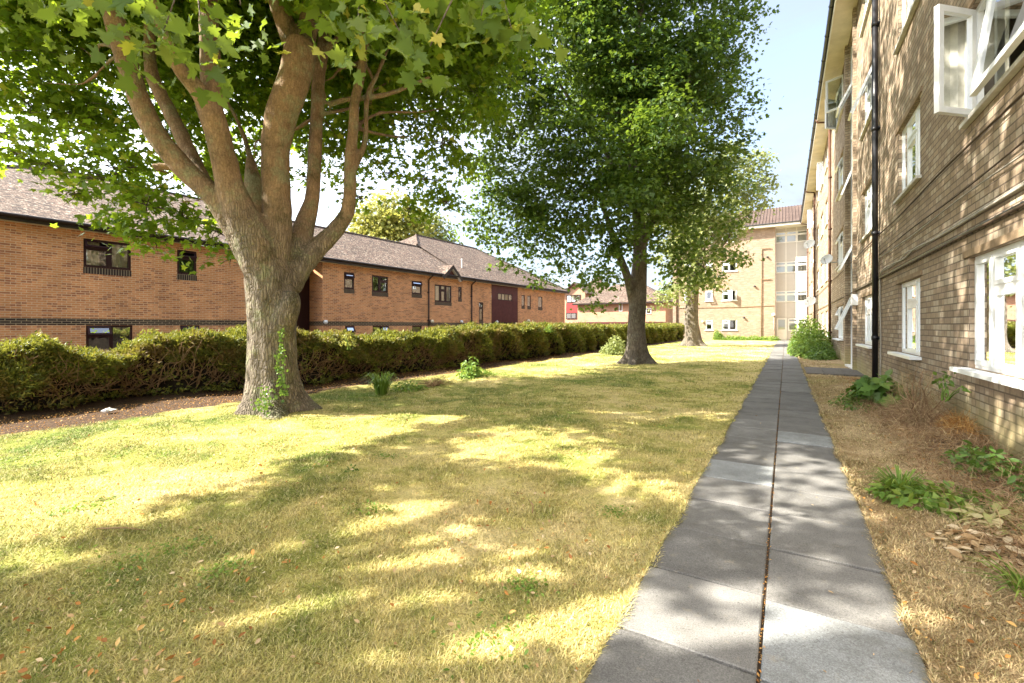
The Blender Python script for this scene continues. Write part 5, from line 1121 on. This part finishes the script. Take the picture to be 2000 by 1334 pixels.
# ------------------------------------------------------------------ turf blades, fallen leaves, litter
def edge_mask(P):
    x, y = P[:, 0], P[:, 1]; w = .45*np.sin(y*1.9)+.3*np.sin(y*4.3+1)
    on_lawn = (x > -8.85+.25*w) & (x < PX0+.03*np.sin(y*9)+.025*np.sin(y*23)+.02+.03*RNG.random(len(x))**3)
    strip = (x > PX1-.01+.03*np.sin(y*8)) & (x < 1.55+.25*w) & ~((y > 16.6) & (y < 19.3))
    strip &= (RNG.random(len(x)) > np.clip((x-1.05)*1.5, 0, .85))
    return on_lawn | strip
n0 = 2600000; u = RNG.random(n0); d = 1.25*(38/1.25)**(u**1.22); px = -120+2240*RNG.random(n0)
r = (px-1000)/F*d; P = np.stack([cs*r-sn*d, sn*r+cs*d, np.zeros(n0)], 1); k = edge_mask(P) & (P[:, 1] > -.5) & (P[:, 1] < 53)
P, d = P[k], d[k]
tuftn = (np.sin(P[:, 0]*5.3+1.7*np.sin(P[:, 1]*3.1))+np.sin(P[:, 1]*6.1+2*np.sin(P[:, 0]*2.3)))*.5
k = RNG.random(len(P)) < .62+.3*tuftn; P, d, tuftn = P[k], d[k], tuftn[k]
sel = RNG.permutation(len(P))[:430000]; P, d, tuftn = P[sel], d[sel], tuftn[sel]
P[:, 2] = gz(P[:, 0], P[:, 1])-.012
nf = 26000; yf = 1.2*(26/1.2)**RNG.random(nf)-.6; sd_ = RNG.random(nf) < .5; clump = .5+.5*np.sin(yf*7.+2*np.sin(yf*2.3)); xf = np.where(sd_, PX0-.015+.05*clump*RNG.random(nf)**2, PX1+.015-.05*clump*RNG.random(nf)**2)
Pf = np.stack([xf, yf, np.full(nf, .012)], 1); P = np.concatenate([P, Pf]); d = np.concatenate([d, np.maximum(cs*yf-sn*xf, 1.2)]); tuftn = np.concatenate([tuftn, clump])
N = len(P); BL = ([(-.5, 0, 0), (.5, 0, 0), (.36, .15, .55), (-.36, .15, .55), (0, .55, .88)], [(0, 1, 2, 3), (3, 2, 4)])
L = (.017+.018*RNG.random(N)+.008*tuftn)*(1+.05*np.minimum(d, 20)); wd = (.0024+.0009*d)*(.7+.6*RNG.random(N))
an = 2*pi*RNG.random(N); lean = .25+1.0*RNG.random(N); ca, sa = np.cos(an), np.sin(an); cl, sl = np.cos(lean), np.sin(lean)
ax = np.stack([ca, sa, 0*ca], 1)*wd[:, None]; ay = np.stack([-sa*cl, ca*cl, -sl*.35], 1)*L[:, None]; az = np.stack([-sa*sl, ca*sl, cl], 1)*L[:, None]
R = np.stack([ax, ay, az], 2); print('blades', N)
tag(mass('grass', BL[0], BL[1], P, R, np.ones(N), M['blade']), 'short dry yellow and green lawn grass', 'grass', None, 'stuff')
def clumps(n):
    C_ = np.stack([-8.2+7.3*RNG.random(46), 1.2+13*RNG.random(46)**1.3], 1); i_ = RNG.integers(0, 46, n); r_ = RNG.normal(size=(n, 2))*(.06+.10*RNG.random(46))[i_][:, None]; return np.stack([C_[i_, 0]+r_[:, 0], C_[i_, 1]+r_[:, 1], np.zeros(n)], 1)
Qc = clumps(5200); Qc = Qc[(Qc[:, 0] < PX0-.03)]; Qc[:, 2] = gz(Qc[:, 0], Qc[:, 1])+.022*RNG.random(len(Qc))
tag(mass('lawn_weeds', OVAL[0], OVAL[1], Qc, frames(np.array([0, 0, 1.])+RNG.normal(size=Qc.shape)*.45), .026*(.6+.7*RNG.random(len(Qc))), M['weed']), 'low green clover and weeds growing through the lawn', 'weeds', None, 'stuff')
# leaf litter
def litter(name, lab, m, n, sizer, region, tmpl, curl=.5, z=.02):
    Q = region(n); N = len(Q); Q[:, 2] = gz(Q[:, 0], Q[:, 1])+z*(.4+RNG.random(N)); Rm = frames(np.array([0, 0, 1.])+RNG.normal(size=(N, 3))*curl)
    return tag(mass(name, tmpl[0], tmpl[1], Q, Rm, sizer*(.55+.8*RNG.random(N)), m), lab, 'leaves', None, 'stuff')
def view_region(n):
    d = 1.3*(24/1.3)**(RNG.random(n)**.9); r = (-150+2300*RNG.random(n)-1000)/F*d; Q = np.stack([cs*r-sn*d, sn*r+cs*d, 0*d], 1); k = (Q[:, 0] > -8.8) & (Q[:, 0] < 1.95); k &= ~((Q[:, 0] > PX0) & (Q[:, 0] < PX1) & (RNG.random(n) < .93)); dr = np.sin(Q[:, 0]*2.1+1.3*np.sin(Q[:, 1]*1.7))+np.sin(Q[:, 1]*2.7+np.sin(Q[:, 0]*3.1)); k &= RNG.random(n) < np.clip(.25+.45*dr, .06, 1); return Q[k]
litter('fallen_leaves', 'scattered brown and orange fallen leaves on the lawn', M['litter'], 3400, .034, view_region, OVAL, .5, .024)
litter('fallen_leaves', 'scattered pale straw coloured fallen leaves on the lawn', M['dryleaf'], 3400, .030, view_region, OVAL, .5, .024)
def edges(n):
    y = 1.0*(30/1.0)**RNG.random(n)-.4; w = RNG.integers(0, 3, n); x = np.where(w == 0, PX0-.02+RNG.normal(size=n)*.02, np.where(w == 1, PX1+.03+RNG.normal(size=n)*.03, PMID+RNG.normal(size=n)*.005)); return np.stack([x, y, 0*y], 1)
o = litter('leaf_debris', 'brown crumbs and small leaves caught along the path edges and joint', M['litter'], 2600, .012, edges, OVAL, .5, .024)
def soils(n):
    y = -2+26*RNG.random(n)**1.4; x = -8.7-1.9*RNG.random(n); k = RNG.random(n) < .62; y2 = 2+14*RNG.random(n); x = np.where(k, x, 1.2+.75*RNG.random(n)**.6); y = np.where(k, y, y2); return np.stack([x, y, 0*y], 1)
litter('leaf_litter', 'brown leaf litter lying on the bare soil strips', M['litter'], 16000, .026, soils, OVAL, .6, .02)
litter('dead_stems', 'tangle of dead brown stems over the bare border', M['straw'], 16000, .15, lambda n: np.stack([1.0+.95*RNG.random(n)**.6, 2+9.5*RNG.random(n), np.zeros(n)], 1), STEM, .5, .07)
for (px, py, s_, lb) in ((1014, 1136, .060, 'pale blue white feather lying on the grass left of the path'), (999, 1293, .045, 'small pale feather near the bottom of the lawn by the path')):
    p = ground(px, py); p.z = .045; Rm = frames(np.array([[.2, .1, 1.]]), up=np.array([[-.6, .8, 0.]]))
    o = mass('feather', OVAL[0], OVAL[1], np.array([[0., 0, 0]]), Rm, np.array([s_]), M['feather']); o.location = p; tag(o, lb, 'feather', 'pale feathers on the lawn')
p = ground(218, 808); b = MB(); rr_ = random.Random(3); pts = []
for i in range(5):
    for j in range(7): a = 2*pi*j/7; t_ = i/4; pts.append(.45*Vector((.16*cos(a)*sin(pi*(t_*.8+.1))*(1+rr_.uniform(-.3, .3)), .2*sin(a)*sin(pi*(t_*.8+.1))*(1+rr_.uniform(-.3, .3)), .02+.16*t_*(1+rr_.uniform(-.2, .2)))))
b.v = [tuple(q) for q in pts]
for i in range(4):
    for j in range(7): b.f.append((i*7+j, i*7+(j+1) % 7, (i+1)*7+(j+1) % 7, (i+1)*7+j)); b.m.append(0)
b.f.append(tuple(range(28, 35))); b.m.append(0)
o = b.build('plastic_bag', M['upvc'], None, False, uv=False); o.location = (p.x-.1, p.y, .0); tag(o, 'crumpled white plastic bag caught under the hedge', 'litter')
for i, (px, py, a, L_t, lb) in enumerate(((700, 815, .3, .5, 'thin twig lying on the grass right of the big trunk'), (190, 1042, .5, .35, 'long thin twig lying in the sunlit grass at left'), (1040, 1010, 2.2, .28, 'short dark twig on the shaded grass near the path'))):
    p = ground(px, py); b = MB(); u = Vector((cos(a), sin(a), 0)); b.tube([p+Vector((0, 0, .035)), p+u*L_t*.5+Vector((.02, .01, .045)), p+u*L_t+Vector((0, 0, .03))], [.005, .004, .002], 6); tag(b.build('twig', M['twig'], None, True, uv=False), lb, 'twig', 'fallen twigs')
